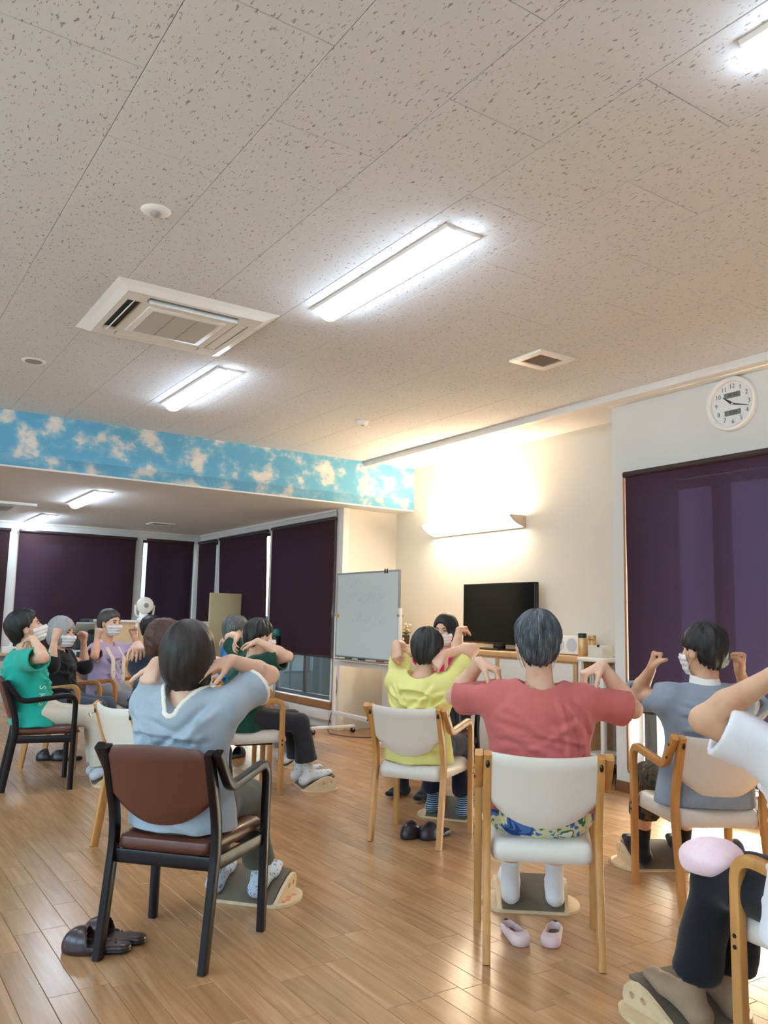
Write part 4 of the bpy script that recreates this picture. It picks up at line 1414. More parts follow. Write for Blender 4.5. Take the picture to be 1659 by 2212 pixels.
# the dial faces -x: its right-hand side is -y
def dial(u, v, d):
    return Vector((-d, -u, v))
FM = Matrix(((0, 0, -1, 0), (-1, 0, 0, 0), (0, 1, 0, 0), (0, 0, 0, 1)))
for i in range(1, 13):
    a = R_(90 - 30 * i)
    me = text_mesh('numeral', str(i), .045)
    me.transform(FM)
    obj('numeral', me, M_NUM, t, dial(.125 * math.cos(a), .125 * math.sin(a), .0075))
M_LCD = mat('lcd_panel', (112, 116, 112), .35, var=.05)
for s_, v in (('26 55', .062), ('6/24', -.062)):
    c = dial(0, v, .0075)
    d = box('display', (c.x - .001, -.062, v - .019), (c.x + .001, .062, v + .019), M_LCD, t, .0006, 1)
    me = text_mesh('digits', s_, .034); me.transform(FM)
    obj('digits', me, mat('lcd_digits', (58, 62, 60), .5), d, dial(.004, v, .0092))
M_HAND = mat('clock_hand', (38, 38, 38), .5)
for L, w, an, nm, r0 in ((.088, .010, 90 - (10 + 17.5 / 60) * 30, 'hour_hand', .018), (.128, .006, 90 - 17.5 * 6, 'minute_hand', .018)):
    a = R_(an); u = Vector((math.cos(a), math.sin(a))); n_ = Vector((-u.y, u.x))
    o = [-u * .03 * 0 + n_ * w, u * L * .3 + n_ * w * .8, u * L + n_ * w * .25, u * L - n_ * w * .25, u * L * .3 - n_ * w * .8, -n_ * w]
    bm = bmesh.new()
    prism(bm, [(p.x, p.y) for p in o], .0105, .012)
    me = bm_mesh(nm, bm); me.transform(FM)
    obj(nm, me, M_HAND, t)
cylo('hub', dial(0, 0, .007), dial(0, 0, .014), .007, M_WHITEPL, t, n=12)

# ------------------------------------------------------------------ chairs
def chair_parts(t, fm, vin, rail=True, bolts=True, hook=False, arch=0.0, az=.655):
    seat_z = .372
    post = fillet([(0, 0, 0), (0, .062, .40), (0, .055, .50), (0, -.030, .752)], [.10, .10], 5)
    for sx in (1, -1):
        p = sweepo('back_leg', [Vector((sx * (.2065 + .0), v.y, v.z)) for v in post], rrect(.029, .043, .006), fm, t, Vector((1, 0, 0)))
        front = fillet([(0, .44, 0), (0, .44, az), (0, .085, az - .043), (0, -.026, .752)], [.075, .045], 8)
        q = sweepo('arm_leg', [Vector((sx * .2385, v.y, v.z)) for v in front], rrect(.032, .036, .007), fm, t, Vector((1, 0, 0)))
        if bolts:
            for z in (.375, .345):
                cylo('bolt', (sx * .2535, .44, z), (sx * .2565, .44, z), .0065, M_BLACK, q, n=10)
            for yy, z in ((.002, .715), (.030, .655)):
                cylo('bolt', (sx * .2535, yy, z), (sx * .2565, yy, z), .0065, M_BLACK, q, n=10)
            bm = bmesh.new()
            bmesh.ops.create_uvsphere(bm, u_segments=10, v_segments=6, radius=1, matrix=Matrix.Translation((sx * .2065, -.0415, .715)) @ Matrix.Diagonal((.008, .006, .016, 1)))
            obj('plug', bm_mesh('plug', bm, True), M_BLACK, p)
    if hook:
        pts = fillet([(-.206, -.03, .70), (-.206, -.062, .70), (-.206, -.066, .675), (-.206, -.078, .70)], .012, 4)
        sweepo('hook', pts, circ(.0025, 6), M_STEEL, t, Vector((1, 0, 0)))
    rz0, rz1 = (.325, .375) if rail else (.338, .352)
    if not rail:
        box('seat_board', (-.16, .13, .334), (.16, .40, .348), M_DARKPL, t, .003)
    else:
        box('front_rail', (-.222, .432, rz0), (.222, .452, rz1), fm, t, .004)
        box('back_rail', (-.193, .046, rz0), (.193, .066, rz1), fm, t, .004)
    for sx in (1, -1) if rail else ():
        bm = bmesh.new()
        sweep(bm, [(sx * .206, .066, (rz0 + rz1) / 2), (sx * .230, .43, (rz0 + rz1) / 2)], rrect(.018, rz1 - rz0, .004), Vector((1, 0, 0)))
        obj('side_rail', bm_mesh('side_rail', bm, True), fm, t)
    # seat cushion: rounded trapezoid, waterfall front, sagging middle
    bm = bmesh.new()
    th = .052 if rail else .078
    z0 = rz1 - .002 if rail else .345
    def outline(ins, n=9):
        o = []
        xb, xf, yb, yf, r = .190 - ins, .219 - ins, .045 + ins, .490 - ins, .035
        for cx, cy, a0 in ((xf - r, yf - r, 0), (-xf + r, yf - r, 90), (-xb + r, yb + r, 180), (xb - r, yb + r, 270)):
            for k_ in range(6):
                a = R_(a0 + 18 * k_)
                o.append((cx + r * math.cos(a), cy + r * math.sin(a)))
        return o
    lv = [(.012, 0), (.002, .012), (0, th * .45), (.004, th * .78), (.016, th * .95), (.034, th)]
    rings = []
    for ins, dz in lv:
        rings.append([bm.verts.new((x_, y_, z0 + dz + (.010 * math.sin((y_ - .05) / .44 * math.pi * .5) ** 2 - .050 * max(0, (y_ - .40) / .09) ** 2 * (dz / th)) + .010 * (x_ / .2) ** 2 * (dz / th))) for x_, y_ in outline(ins)])
    for a, b in zip(rings, rings[1:]):
        for i in range(len(a)):
            j = (i + 1) % len(a)
            bm.faces.new((a[i], a[j], b[j], b[i]))
    bm.faces.new(rings[0][::-1])
    # top cap in rings towards the middle
    prev = rings[-1]
    for sc_ in (.8, .55, .3):
        nr = []
        for v in rings[-1]:
            x_, y_ = v.co.x * sc_, .265 + (v.co.y - .265) * sc_
            nr.append(bm.verts.new((x_, y_, z0 + th + .010 * math.sin((y_ - .05) / .44 * math.pi * .5) ** 2 + .010 * (x_ / .2) ** 2 + .003)))
        for i in range(len(nr)):
            j = (i + 1) % len(nr)
            bm.faces.new((prev[i], prev[j], nr[j], nr[i]))
        prev = nr
    bm.faces.new(prev)
    obj('seat', bm_mesh('seat', bm, True), vin, t)
    # backrest: shell curved in plan, deep bow-shaped lower edge
    bm = bmesh.new()
    nx, nz = 16, 10
    def yb(x_, z):
        base = np.interp(z, [.40, .50, .752, .80], [.062, .055, -.030, -.046])
        return base - .034 * (1 - (x_ / .195) ** 2)
    gf, gb = [], []
    for i in range(nx + 1):
        x_ = -.193 + .386 * i / nx
        u = x_ / .193
        zt = .757 + arch * (1 - u * u) - (0.016 * max(0, abs(u) - .93) / .07 if arch else 0) - (0 if arch else .012 * (1 - u * u))
        zb = .478 + .085 * abs(u) ** 2.3
        cf, cb = [], []
        for k_ in range(nz + 1):
            z = zb + (zt - zb) * k_ / nz
            ed = min(k_, nz - k_) / nz
            th_ = .017 if ed > .09 else .009
            if ed == 0:
                th_ = .004
            y_ = yb(x_, z)
            cf.append(bm.verts.new((x_, y_ + th_, z))); cb.append(bm.verts.new((x_, y_ - th_, z)))
        gf.append(cf); gb.append(cb)
    for i in range(nx):
        for k_ in range(nz):
            bm.faces.new((gf[i][k_], gf[i + 1][k_], gf[i + 1][k_ + 1], gf[i][k_ + 1]))
            bm.faces.new((gb[i][k_], gb[i][k_ + 1], gb[i + 1][k_ + 1], gb[i + 1][k_]))
        bm.faces.new((gf[i][0], gb[i][0], gb[i + 1][0], gf[i + 1][0]))
        bm.faces.new((gf[i][nz], gf[i + 1][nz], gb[i + 1][nz], gb[i][nz]))
    for k_ in range(nz):
        bm.faces.new((gf[0][k_], gf[0][k_ + 1], gb[0][k_ + 1], gb[0][k_]))
        bm.faces.new((gf[nx][k_], gb[nx][k_], gb[nx][k_ + 1], gf[nx][k_ + 1]))
    obj('backrest', bm_mesh('backrest', bm, True), vin, t)

def chair(label, root, ang, dark=False, hook=False, group=None, az=.655):
    t = thing('armchair', label, 'chair', (root[0], root[1], 0), R_(ang - 90), group)
    if dark:
        chair_parts(t, M_DKWOOD, M_BVINYL, True, False, hook, .014)
    else:
        chair_parts(t, M_OAK, M_WVINYL, False, True, hook, 0.0, az)
    return t
chair('beech armchair with white vinyl back, under the woman in the coral shirt', (2.259, 2.298), 50)
chair('dark wood armchair with brown vinyl back, nearest on the left', (1.044, 3.014), 42, True)
chair('beech armchair with white vinyl, under the woman in the yellow shirt', (2.745, 3.875), 32)
chair('beech armchair with white vinyl, under the person in the grey sweater', (3.36, 2.29), 62)
chair('beech armchair with a hook on its white back, under the navy blouse', (1.31, 4.468), 9.4, hook=True)
chair('dark wood armchair at the left edge, under the person in teal', (1.10, 6.50), -8, True)
chair('beech armchair seen from the side, under the person in dark green', (2.33, 5.67), -10)
chair('beech armchair in the bottom right corner, only an arm and seat edge in view', (2.386, 1.010), 82, az=.595)
chair('beech armchair behind the teal shirt, under the grey-haired woman in black', (1.47, 7.38), -35, hook=True)
chair('beech armchair with white back beside the copier, under the lilac shirt', (2.03, 7.93), -50)
chair('beech armchair mostly hidden, under the curly-haired woman', (2.69, 8.76), -30)
chair('beech armchair behind the dark green shirt, under the person in blue', (2.66, 6.52), -10)
chair('dark wood armchair facing the circle, under the instructor in pink', (4.1, 5.12), 205, True)

# ------------------------------------------------------------------ stretch boards
M_PLY = wood('pale_plywood', (214, 186, 148), (6, 6, 6), .55, .08)
M_CARPET = mat('grey_brown_carpet', (112, 100, 84), .95, var=.25, vscale=260, bump=.5, bscale=500)
def stretch_board(label, x, y, ang, orange=False):
    """wedge under the feet: rounded base plate, two hump-shaped cheeks with holes, carpeted ramp"""
    t = thing('stretch_board', label, 'foot board', (x, y, 0), R_(ang - 90))
    bm = bmesh.new()
    o = []
    for i in range(13):
        a = R_(-90 + 15 * i); o.append((.13 + .085 * math.cos(a), .135 + .135 * math.sin(a)))
    for i in range(13):
        a = R_(90 + 15 * i); o.append((-.13 + .085 * math.cos(a), .135 + .135 * math.sin(a)))
    prism(bm, o, 0.0, .012)
    obj('base_plate', bm_mesh('base_plate', bm), M_PLY, t)
    for sx in (1, -1):
        pr = [(.02, .012), (.25, .012), (.252, .040), (.240, .072), (.215, .094), (.18, .100), (.14, .090), (.09, .062), (.05, .036)]
        hs_ = [[(cx + .012 * math.cos(-2 * math.pi * i / 10), .055 + .012 * math.sin(-2 * math.pi * i / 10)) for i in range(10)] for cx in (.155, .205)]
        M = Matrix.Translation((sx * .140, 0, 0)) @ Matrix.Rotation(R_(sx * 10), 4, 'Y') @ Matrix(((0, 0, 1, 0), (1, 0, 0, 0), (0, 1, 0, 0), (0, 0, 0, 1)))
        bm = bmesh.new(); prism(bm, pr, -.007, .007, M, hs_)
        obj('cheek', bm_mesh('cheek', bm), M_PLY, t)
    bm = bmesh.new()
    sec = [(.005, .013), (.06, .034), (.12, .064), (.19, .090), (.245, .098)]
    n = len(sec)
    rows = [[bm.verts.new((x_, y_, z_)) for y_, z_ in sec] + [bm.verts.new((x_, y_, z_ - .012 if z_ > .03 else .0125)) for y_, z_ in sec[::-1]] for x_ in (-.131, .131)]
    m_ = 2 * n
    for i in range(m_):
        j = (i + 1) % m_
        bm.faces.new((rows[0][i], rows[0][j], rows[1][j], rows[1][i]))
    bm.faces.new(rows[0][::-1]); bm.faces.new(rows[1])
    obj('carpet_ramp', bm_mesh('carpet_ramp', bm, True), M_CARPET, t)
    if orange:
        for i in range(4):
            box('printed_mark', (.158 + (i % 2) * .006, .05 + .035 * i, .012), (.175 + (i % 2) * .008, .075 + .035 * i, .0126), mat('orange_print', (214, 120, 84), .6), t)
    return t
def off(root, ang, fx, fy):
    a = R_(ang)
    return (root[0] + fy * math.cos(a) + fx * math.sin(a), root[1] + fy * math.sin(a) - fx * math.cos(a))
BO = [('foot board with grey carpet under the white socks of the coral shirt', off((2.259, 2.298), 50, 0, .55), 52, False),
      ('foot board with orange print under the patterned socks, beside the dark chair', off((1.044, 3.014), 42, .05, .68), 42, True),
      ('foot board under the striped socks behind the dark clogs', off((2.745, 3.875), 32, 0, .66), 36, True),
      ('foot board under the black socks by the big window', off((3.36, 2.29), 62, -.02, .60), 62, False),
      ('foot board with two holes in its cheek, under the flowered socks', off((2.33, 5.67), -12, .0, .64), -14, False),
      ('foot board under the white shoes behind the dark chair leg', off((1.10, 6.50), -8, .06, .60), -10, False),
      ('foot board half hidden by the front leg of the chair with green shirt', off((2.66, 6.52), -10, 0, .60), -10, False),
      ('foot board in the bottom right corner under the black trousers', off((2.291, 1.02), 82, 0, .66), 82, False)]
for l, p, a, o in BO:
    stretch_board(l, p[0], p[1], a, o)

# ------------------------------------------------------------------ shoes left on the floor
def clog(label, x, y, ang, m, group, L=.25, W=.100, H_=.092, sole=None, inner=None):
    t = thing('slipper', label, 'shoe', (x, y, 0), R_(ang - 90), group)
    f = Field((-.08, -.15, -.005), (.08, .15, .12), .0045)
    f.cone((0, -.085, .020), (0, .07, .018), W * .36, W * .46, .02, (0, 0, 1), .55)
    X, Y, Z = f.full()
    f.ell((0, .045, .022), (W * .52, .088, H_ * .78), .012)
    inn = f.ell_d(X, Y, Z, (0, .020, .030), (W * .43, .085, H_ * .62))
    open_ = np.maximum(inn, -(Z - .026))
    f.g = np.maximum(f.g, -open_)
    back = np.maximum(Y + .0 - 0.004 - (Z - .03) * .45, -(Z - .030))   # open heel: cut everything high behind the instep
    f.g = np.maximum(f.g, np.where((Z > .032) & (Y < .02 + (Z - .03) * .3), .01, -1))
    f.g = np.maximum(f.g, -Z + .001).astype(F32)
    obj('upper', f.mesh('upper'), m, t)
    f = Field((-.08, -.15, -.005), (.08, .15, .06), .0045)
    f.cone((0, -.085, .012), (0, .07, .012), W * .375, W * .48, .02, (0, 0, 1), .32)
    X, Y, Z = f.full()
    f.g = np.maximum(f.g, -Z + .0008).astype(F32)
    obj('sole', f.mesh('sole'), sole or M_BLACK, t)
    return t
M_CLOG = mat('dark_brown_leather', (58, 36, 32), .35, coat=.2, var=.1)
M_CLOGB = mat('black_purple_rubber', (40, 32, 38), .35, coat=.1, var=.1)
clog('left one of the brown clogs by the rear leg of the dark chair', .925, 3.24, 148, M_CLOG, 'brown clogs')
clog('right one of the brown clogs, nearer the seat of the dark chair', 1.005, 3.30, 140, M_CLOG, 'brown clogs')
clog('left one of the dark clogs under the yellow shirt chair', 2.925, 4.02, 205, M_CLOGB, 'dark clogs')
clog('right one of the dark clogs under the yellow shirt chair', 3.015, 3.935, 195, M_CLOGB, 'dark clogs')
M_SLIPG = mat('grey_slipper', (128, 128, 134), .6, var=.06)
clog('grey and black slipper in the bright patch by the window', 4.08, 2.86, 62, M_SLIPG, 'slippers by the window')
clog('second slipper in the bright patch, behind the front chair leg', 4.20, 2.79, 62, M_SLIPG, 'slippers by the window')
clog('black shoe lying behind the dark chair at the left', 1.66, 7.50, 170, M_CLOGB, 'black shoes at the left')
clog('black shoe beside the first, nearer the white trouser leg', 1.76, 7.42, 160, M_CLOGB, 'black shoes at the left')
clog('dark slipper under the chair of the green shirt', 3.07, 6.93, 30, M_CLOGB, 'dark slippers behind the green shirt')
def flat_shoe(label, x, y, ang, m, group, mir=1):
    t = thing('flat_shoe', label, 'shoe', (x, y, 0), R_(ang - 90), group)
    f = Field((-.08, -.16, -.005), (.08, .16, .10), .0042)
    f.cone((0, -.085, .022), (0, .065, .022), .036, .044, .02, (0, 0, 1), .85)
    X, Y, Z = f.full()
    f.g = np.maximum(f.g, -Z + .001)
    f.g = np.maximum(f.g, Z - .050 - np.clip((-Y - .06) * .12, 0, .01) + np.clip((Y - .03) * .12, 0, .012)).astype(F32)
    inn, _ = f.cone_d(X, Y, Z, (0, -.082, .034), (0, .028, .034), .029, .030, (0, 0, 1), 1.2)
    f.g = np.maximum(f.g, -np.maximum(inn, .010 - Z)).astype(F32)
    obj('upper', f.mesh('upper'), m, t)
    f = Field((-.06, -.14, 0), (.06, .10, .03), .0045)
    f.cone((0, -.082, .010), (0, .030, .010), .028, .030, .01, (0, 0, 1), .3)
    obj('insole', f.mesh('insole'), mat('grey_insole', (120, 112, 104), .9, var=.1), t)
    box('heel_tag', (-.008, -.124, .030), (.008, -.119, .043), mat('navy_tag', (40, 44, 60), .7), t, .001)
    t.scale = (.9, .86, 1)
    return t
M_PINKSH = cloth('pink_shoe_cloth', (222, 190, 186), .05)
flat_shoe('left one of the pink flat shoes under the coral shirt chair', 2.350, 2.550, 248, M_PINKSH, 'pink flat shoes')
flat_shoe('right one of the pink flat shoes under the coral shirt chair', 2.470, 2.465, 218, M_PINKSH, 'pink flat shoes')

# ------------------------------------------------------------------ television wall
M_DOORW = mat('white_laminate', (222, 220, 212), .4, var=.02)
M_CAB = wood('oak_veneer', (206, 162, 112), (5, 5, 5), .45, .1)
for i in range(3):
    y0 = 4.83 + .96 * i
    t = thing('cabinet', ['low oak cabinet with white doors nearest the white rack', 'low oak cabinet with white doors under the television', 'low oak cabinet with white doors behind the whiteboard'][i], 'cabinet', (5.13, y0, 0))
    box('body', (.0, 0.002, .05), (.42, .958, .925), M_CAB, t, .002)
    box('plinth', (.03, .01, 0), (.41, .95, .05), M_BASE, t)
    for k_ in range(2):
        d = box('door', (-.018, .03 + .455 * k_, .07), (-.001, .03 + .445 + .455 * k_, .905), M_DOORW, t, .002)
        cylo('knob', (-.03, .07 + .455 * k_ + (.34 if k_ == 0 else 0), .62), (-.017, .07 + .455 * k_ + (.34 if k_ == 0 else 0), .62), .011, M_STEEL, d, n=12)
tag(box('worktop', (5.10, 4.80, .925), (5.555, 7.74, .968), M_CAB, None, .004), 'long oak worktop running under the television', 'worktop')
ZW = .968
t = thing('television', 'black flat television standing on the oak worktop', 'television', (5.44, 6.14, ZW))
M_BEZ = mat('glossy_black_bezel', (14, 14, 15), .25)
box('housing', (-.022, -.525, .055), (.03, .525, .65), M_BEZ, t, .006)
box('screen', (-.0245, -.512, .072), (-.0215, .512, .638), mat('dark_screen', (9, 12, 14), .2, spec=.12), t)
box('stand_neck', (-.01, -.07, .012), (.03, .07, .10), M_BEZ, t, .004)
box('stand_foot', (-.12, -.30, 0), (.09, .30, .014), M_BEZ, t, .006)
me = text_mesh('badge', '- - -', .012); me.transform(FM)
obj('badge', me, M_GREYPL, t, (-.0225, 0, .063))
for i, (y0, L) in enumerate(((6.28, .17), (5.96, .22))):
    tag(box('remote_control', (5.27, y0, ZW), (5.31, y0 + L, ZW + .018), (M_WHITEPL, M_BLACK)[i], None, .004), ('white remote control lying in front of the television', 'black remote control lying in front of the television')[i], 'remote')
t = thing('radio', 'white radio with a round speaker on the worktop', 'radio', (5.40, 5.16, ZW))
box('case', (-.06, -.15, .004), (.06, .15, .165), M_WHITEPL, t, .012)
for y0 in (-.075, .075):
    bm = bmesh.new(); cyl(bm, (-.0635, y0, .085), (-.058, y0, .085), .058, None, 28)
    obj('speaker_grille', bm_mesh('speaker_grille', bm, True), mat('pale_blue_grille', (190, 200, 208), .7, var=.05, vscale=200), t)
for i, (x_, y_, hh) in enumerate(((5.30, 4.925, .145), (5.42, 4.93, .13))):
    t = thing('thermos', ('gold thermos flask with a black lid beside the radio', 'second gold flask half hidden behind the first')[i], 'thermos', (x_, y_, ZW))
    latheo('body', [(0, 0), (.034, 0), (.036, .004), (.036, hh), (.031, hh + .008), (0, hh + .008)], mat('champagne_metal', (204, 172, 122), .35, .6, var=.03), t, 24)
    latheo('lid', [(.030, hh + .006), (.036, hh + .010), (.037, hh + .040), (.033, hh + .046), (0, hh + .046)], M_BLACK if i == 0 else mat('champagne_metal2', (196, 164, 116), .4, .5), t, 24)
t = thing('flower_pot', 'dark pot with pink artificial flowers beside the whiteboard edge', 'plant', (5.36, 7.60, ZW))
latheo('pot', [(0, 0), (.034, 0), (.042, .10), (.040, .105), (.0, .098)], mat('dark_pot', (46, 34, 28), .5, var=.1), t, 20)
bm = bmesh.new(); cyl(bm, (-.043, -.012, .06), (-.040, -.012, .06), .016, None, 14)
obj('sticker', bm_mesh('sticker', bm), M_WHITEPL, t)
rf = random.Random(4)
for i in range(9):
    a = rf.uniform(0, 6.28); r = rf.uniform(.01, .05); z = rf.uniform(.14, .25)
    p = Vector((r * math.cos(a), r * math.sin(a), z))
    sweepo('stem', fillet([(0, 0, .09), p * .5 + Vector((0, 0, .06)), p], .03, 3), circ(.0018, 5), mat('stem_green', (86, 110, 60), .7), t, Vector((1, 0, 0)))
    bm = bmesh.new()
    for k_ in range(5):
        M = Matrix.Translation(p) @ Matrix.Rotation(k_ * 1.2566 + i, 4, 'Z') @ Matrix.Rotation(R_(35), 4, 'Y') @ Matrix.Translation((.014, 0, 0)) @ Matrix.Diagonal((.016, .011, .003, 1))
        bmesh.ops.create_uvsphere(bm, u_segments=8, v_segments=5, radius=1, matrix=M)
    obj('blossom', bm_mesh('blossom', bm, True), mat('pink_petals', (226, 190, 176), .7, var=.1) if i % 3 else mat('yellow_petals', (214, 188, 110), .7, var=.1), t)
for i in range(4):
    M = Matrix.Translation((0, 0, .105)) @ Matrix.Rotation(i * 1.6 + .5, 4, 'Z') @ Matrix.Rotation(R_(-28), 4, 'Y') @ Matrix.Translation((.04, 0, 0)) @ Matrix.Diagonal((.038, .013, .003, 1))
    bm = bmesh.new(); bmesh.ops.create_uvsphere(bm, u_segments=10, v_segments=5, radius=1, matrix=M)
    obj('leaf', bm_mesh('leaf', bm, True), mat('leaf_green', (70, 92, 44), .6, var=.1), t)

t = thing('rack', 'narrow white shelf rack between the cabinet and the clock wall', 'rack', (5.26, 4.665, 0))
box('top', (-.16, -.145, .935), (.16, .145, .968), M_TRIM, t, .012, 3)
for sx in (1, -1):
    for sy in (1, -1):
        box('leg', (sx * .135 - .017, sy * .115 - .017, 0), (sx * .135 + .017, sy * .115 + .017, .936), M_TRIM, t, .004)
for z in (.20, .52, .74):
    box('shelf', (-.13, -.11, z), (.13, .11, z + .018), M_TRIM, t, .003)
for i in range(6):
    tag(box('magazine', (-.10 + 5.26, 4.575 + .026 * i, .759), (.11 + 5.26, 4.591 + .026 * i, .759 + .12 + .012 * (i % 3)), mat('magazine_%d' % i, [(210, 206, 200), (170, 176, 186), (226, 222, 214), (150, 150, 156), (200, 190, 176), (186, 196, 204)][i], .6, var=.05), None, .001, 1),
        ('first', 'second', 'third', 'fourth', 'fifth', 'sixth')[i] + ' magazine from the clock side on the white rack, ' + ('white', 'blue-grey', 'cream', 'grey', 'sand', 'pale blue')[i] + ' spine', 'magazine', 'magazines on the white rack')
for i in range(5):
    tag(box('folder', (5.15, 4.57, .539 + .016 * i), (5.36, 4.76, .553 + .016 * i), mat('folder_%d' % (i % 2), [(196, 198, 204), (222, 220, 216)][i % 2], .6, var=.05), None, .002, 1),
        ('lowest grey', 'lower white', 'middle grey', 'upper white', 'topmost grey')[i] + ' folder in the stack on the middle shelf of the rack', 'folder', 'folders on the white rack')
t = thing('plastic_box', 'clear plastic box with yellow flowers on the white rack', 'box', (5.22, 4.66, .968))
M_CLR, nt_, b_ = newmat('clear_plastic')
b_.inputs['Base Color'].default_value = (.9, .88, .84, 1); b_.inputs['Roughness'].default_value = .2
b_.inputs['Alpha'].default_value = .35
boxes('shell', [((-.06, -.075, 0), (.06, .075, .004)), ((-.06, -.075, 0), (-.057, .075, .10)), ((.057, -.075, 0), (.06, .075, .10)), ((-.06, -.075, 0), (.06, -.072, .10)), ((-.06, .072, 0), (.06, .075, .10))], M_CLR, t)
for i in range(10):
    bm = bmesh.new()
    bmesh.ops.create_icosphere(bm, subdivisions=2, radius=.014, matrix=Matrix.Translation((rf.uniform(-.04, .04), rf.uniform(-.055, .055), rf.uniform(.02, .08))) @ Matrix.Diagonal((1, 1, .7, 1)))
    obj('blossom', bm_mesh('blossom', bm, True), mat('yellow_flower', (222, 206, 96), .7, var=.1) if i % 2 else mat('cream_flower', (228, 220, 190), .7, var=.1), t)
box('clip', (-.062, -.045, .085), (-.05, -.020, .105), M_BLACK, t, .002)

# ------------------------------------------------------------------ whiteboard on casters
t = thing('whiteboard', 'white mobile whiteboard with faint writing, standing on casters', 'whiteboard', (4.62, 7.27, 0))
M_BOARD = mat('whiteboard_enamel', (208, 215, 216), .22, var=.01)
box('panel', (-.008, -.59, .835), (.008, .59, 1.72), M_BOARD, t)
M_FR = mat('grey_frame', (150, 154, 152), .35, .5)
bm = bmesh.new()
for lo, hi in (((-.012, -.60, 1.712), (.012, .60, 1.73)), ((-.012, -.60, .823), (.012, .60, .842)), ((-.012, -.603, .823), (.012, -.588, 1.73)), ((-.012, .588, .823), (.012, .603, 1.73))):
    bx(bm, lo, hi, None, .002, 1)
obj('frame', bm_mesh('frame', bm), M_FR, t)
box('tray', (-.075, -.45, .800), (-.005, .50, .815), M_FR, t, .003)
for sy in (1, -1):
    box('upright', (-.018, sy * .615 - .014, .06), (.018, sy * .615 + .014, 1.35 if sy < 0 else 1.30), M_TRIM, t, .004)
    box('foot', (-.27, sy * .615 - .018, .055), (.27, sy * .615 + .018, .085), M_TRIM, t, .005)
    for sx in (1, -1):
        c = cylo('caster', (sx * .25, sy * .615 - .012, .028), (sx * .25, sy * .615 + .012, .028), .028, M_BLACK, t, n=18)
        box('caster_fork', (sx * .25 - .012, sy * .615 - .017, .030), (sx * .25 + .012, sy * .615 + .017, .058), M_GREYPL, c, .002)
    cylo('pivot_knob', (-.03, sy * .615, 1.28), (.03, sy * .615, 1.28), .014, M_GREYPL, t, n=12)
box('crossbar', (-.014, -.60, .735), (.014, .60, .79), M_TRIM, t, .004)
box('lower_bar', (-.012, -.60, .20), (.012, .60, .245), M_TRIM, t, .004)
for y_ in (-.36, -.40):
    box('clip', (-.016, y_, 1.70), (-.008, y_ + .018, 1.745), M_DARKPL, t, .002)
cyl_b = bmesh.new(); cyl(cyl_b, (-.022, .565, 1.27), (-.009, .565, 1.27), .022, .018, 14)
tag(obj('magnet', bm_mesh('magnet', cyl_b, True), mat('orange_magnet', (232, 162, 48), .4), None, (4.62, 7.27, 0)), 'small orange magnet at the left edge of the whiteboard', 'magnet')
# faint, half-wiped marker strokes
rw = random.Random(21)
bm = bmesh.new()
for (y0, y1, z0, n_) in ((.42, .10, 1.62, 4), (.36, -.34, 1.46, 9), (.30, -.40, 1.24, 8)):
    for i in range(n_):
        cy = y0 + (y1 - y0) * (i + .5) / n_
        for s_ in range(4):
            a = Vector((-.0088, cy + rw.uniform(-.03, .03), z0 + rw.uniform(-.035, .035)))
            b = a + Vector((0, rw.uniform(-.05, .05), rw.uniform(-.05, .05)))
            sweep(bm, [a, (a + b) / 2 + Vector((0, rw.uniform(-.008, .008), rw.uniform(-.008, .008))), b], [(.0022, .0003), (-.0022, .0003), (-.0022, -.0003), (.0022, -.0003)], (b - a).cross(Vector((1, 0, 0))).normalized() if (b - a).length > 1e-4 else Vector((0, 1, 0)))
obj('faint_writing', bm_mesh('faint_writing', bm), mat('wiped_marker', (178, 190, 198), .6), t)['label'] = 'faint half-wiped marker writing'
for i, (y_, c_) in enumerate(((.28, (40, 60, 50)), (.02, (30, 34, 36)), (-.33, (150, 60, 60)))):
    tag(cylo('marker_pen', (4.585, 7.27 + y_ - .06, .822), (4.585, 7.27 + y_ + .06, .822), .009, mat('marker_%d' % i, c_, .4), n=10), ('green marker pen', 'black marker pen', 'red marker pen')[i] + ' in the whiteboard tray', 'marker')
f = Field((-.14, -.06, -.10), (.14, .06, .10), .006)
# ------------------------------------------------------------------ far bay
t = thing('partition_cabinet', 'low wooden partition cabinet with a white top, carrying the fan', 'cabinet', (3.35, 10.27, 0))
box('body', (-.66, -.08, .03), (.68, .16, 1.13), wood('pale_oak_panel', (206, 178, 140), (4, 4, 4), .5, .07), t, .003)
box('top', (-.68, -.10, 1.13), (.70, .18, 1.16), M_TRIM, t, .005)
for x_ in (-.67, -.22, .23, .69):
    box('post', (x_ - .02, -.095, 0), (x_ + .02, -.075, 1.13), M_TRIM, t, .003)
t = thing('electric_fan', 'white round electric fan on the low partition', 'fan', (3.24, 10.27, 1.16))
f = Field((-.14, -.13, -.01), (.14, .13, .31), .005)
f.cone((0, 0, .012), (0, 0, .03), .085, .07, .02, (0, 0, 1), .9)
X, Y, Z = f.full()
f.g = np.maximum(f.g, -Z)
f.g = f.g.astype(F32)
obj('base', f.mesh('base'), M_WHITEPL, t)
for sx in (1, -1):
    sweepo('fork', fillet([(sx * .03, 0, .04), (sx * .112, 0, .06), (sx * .118, 0, .19)], .04, 5), rrect(.016, .05, .006), M_WHITEPL, t, Vector((0, 1, 0)) if False else Vector((1, 0, 0)))
FMm = Matrix.Translation((0, 0, .185)) @ Matrix.Rotation(R_(90), 4, 'X')
latheo('drum', [(0, -.07), (.06, -.065), (.092, -.04), (.105, 0), (.102, .03), (.09, .045)], M_WHITEPL, t, 32, FMm)
latheo('front_cover', [(.103, .030), (.098, .050), (.086, .058), (.080, .055), (.066, .064), (.060, .061), (.046, .068), (.0, .070)], M_WHITEPL, t, 36, FMm)
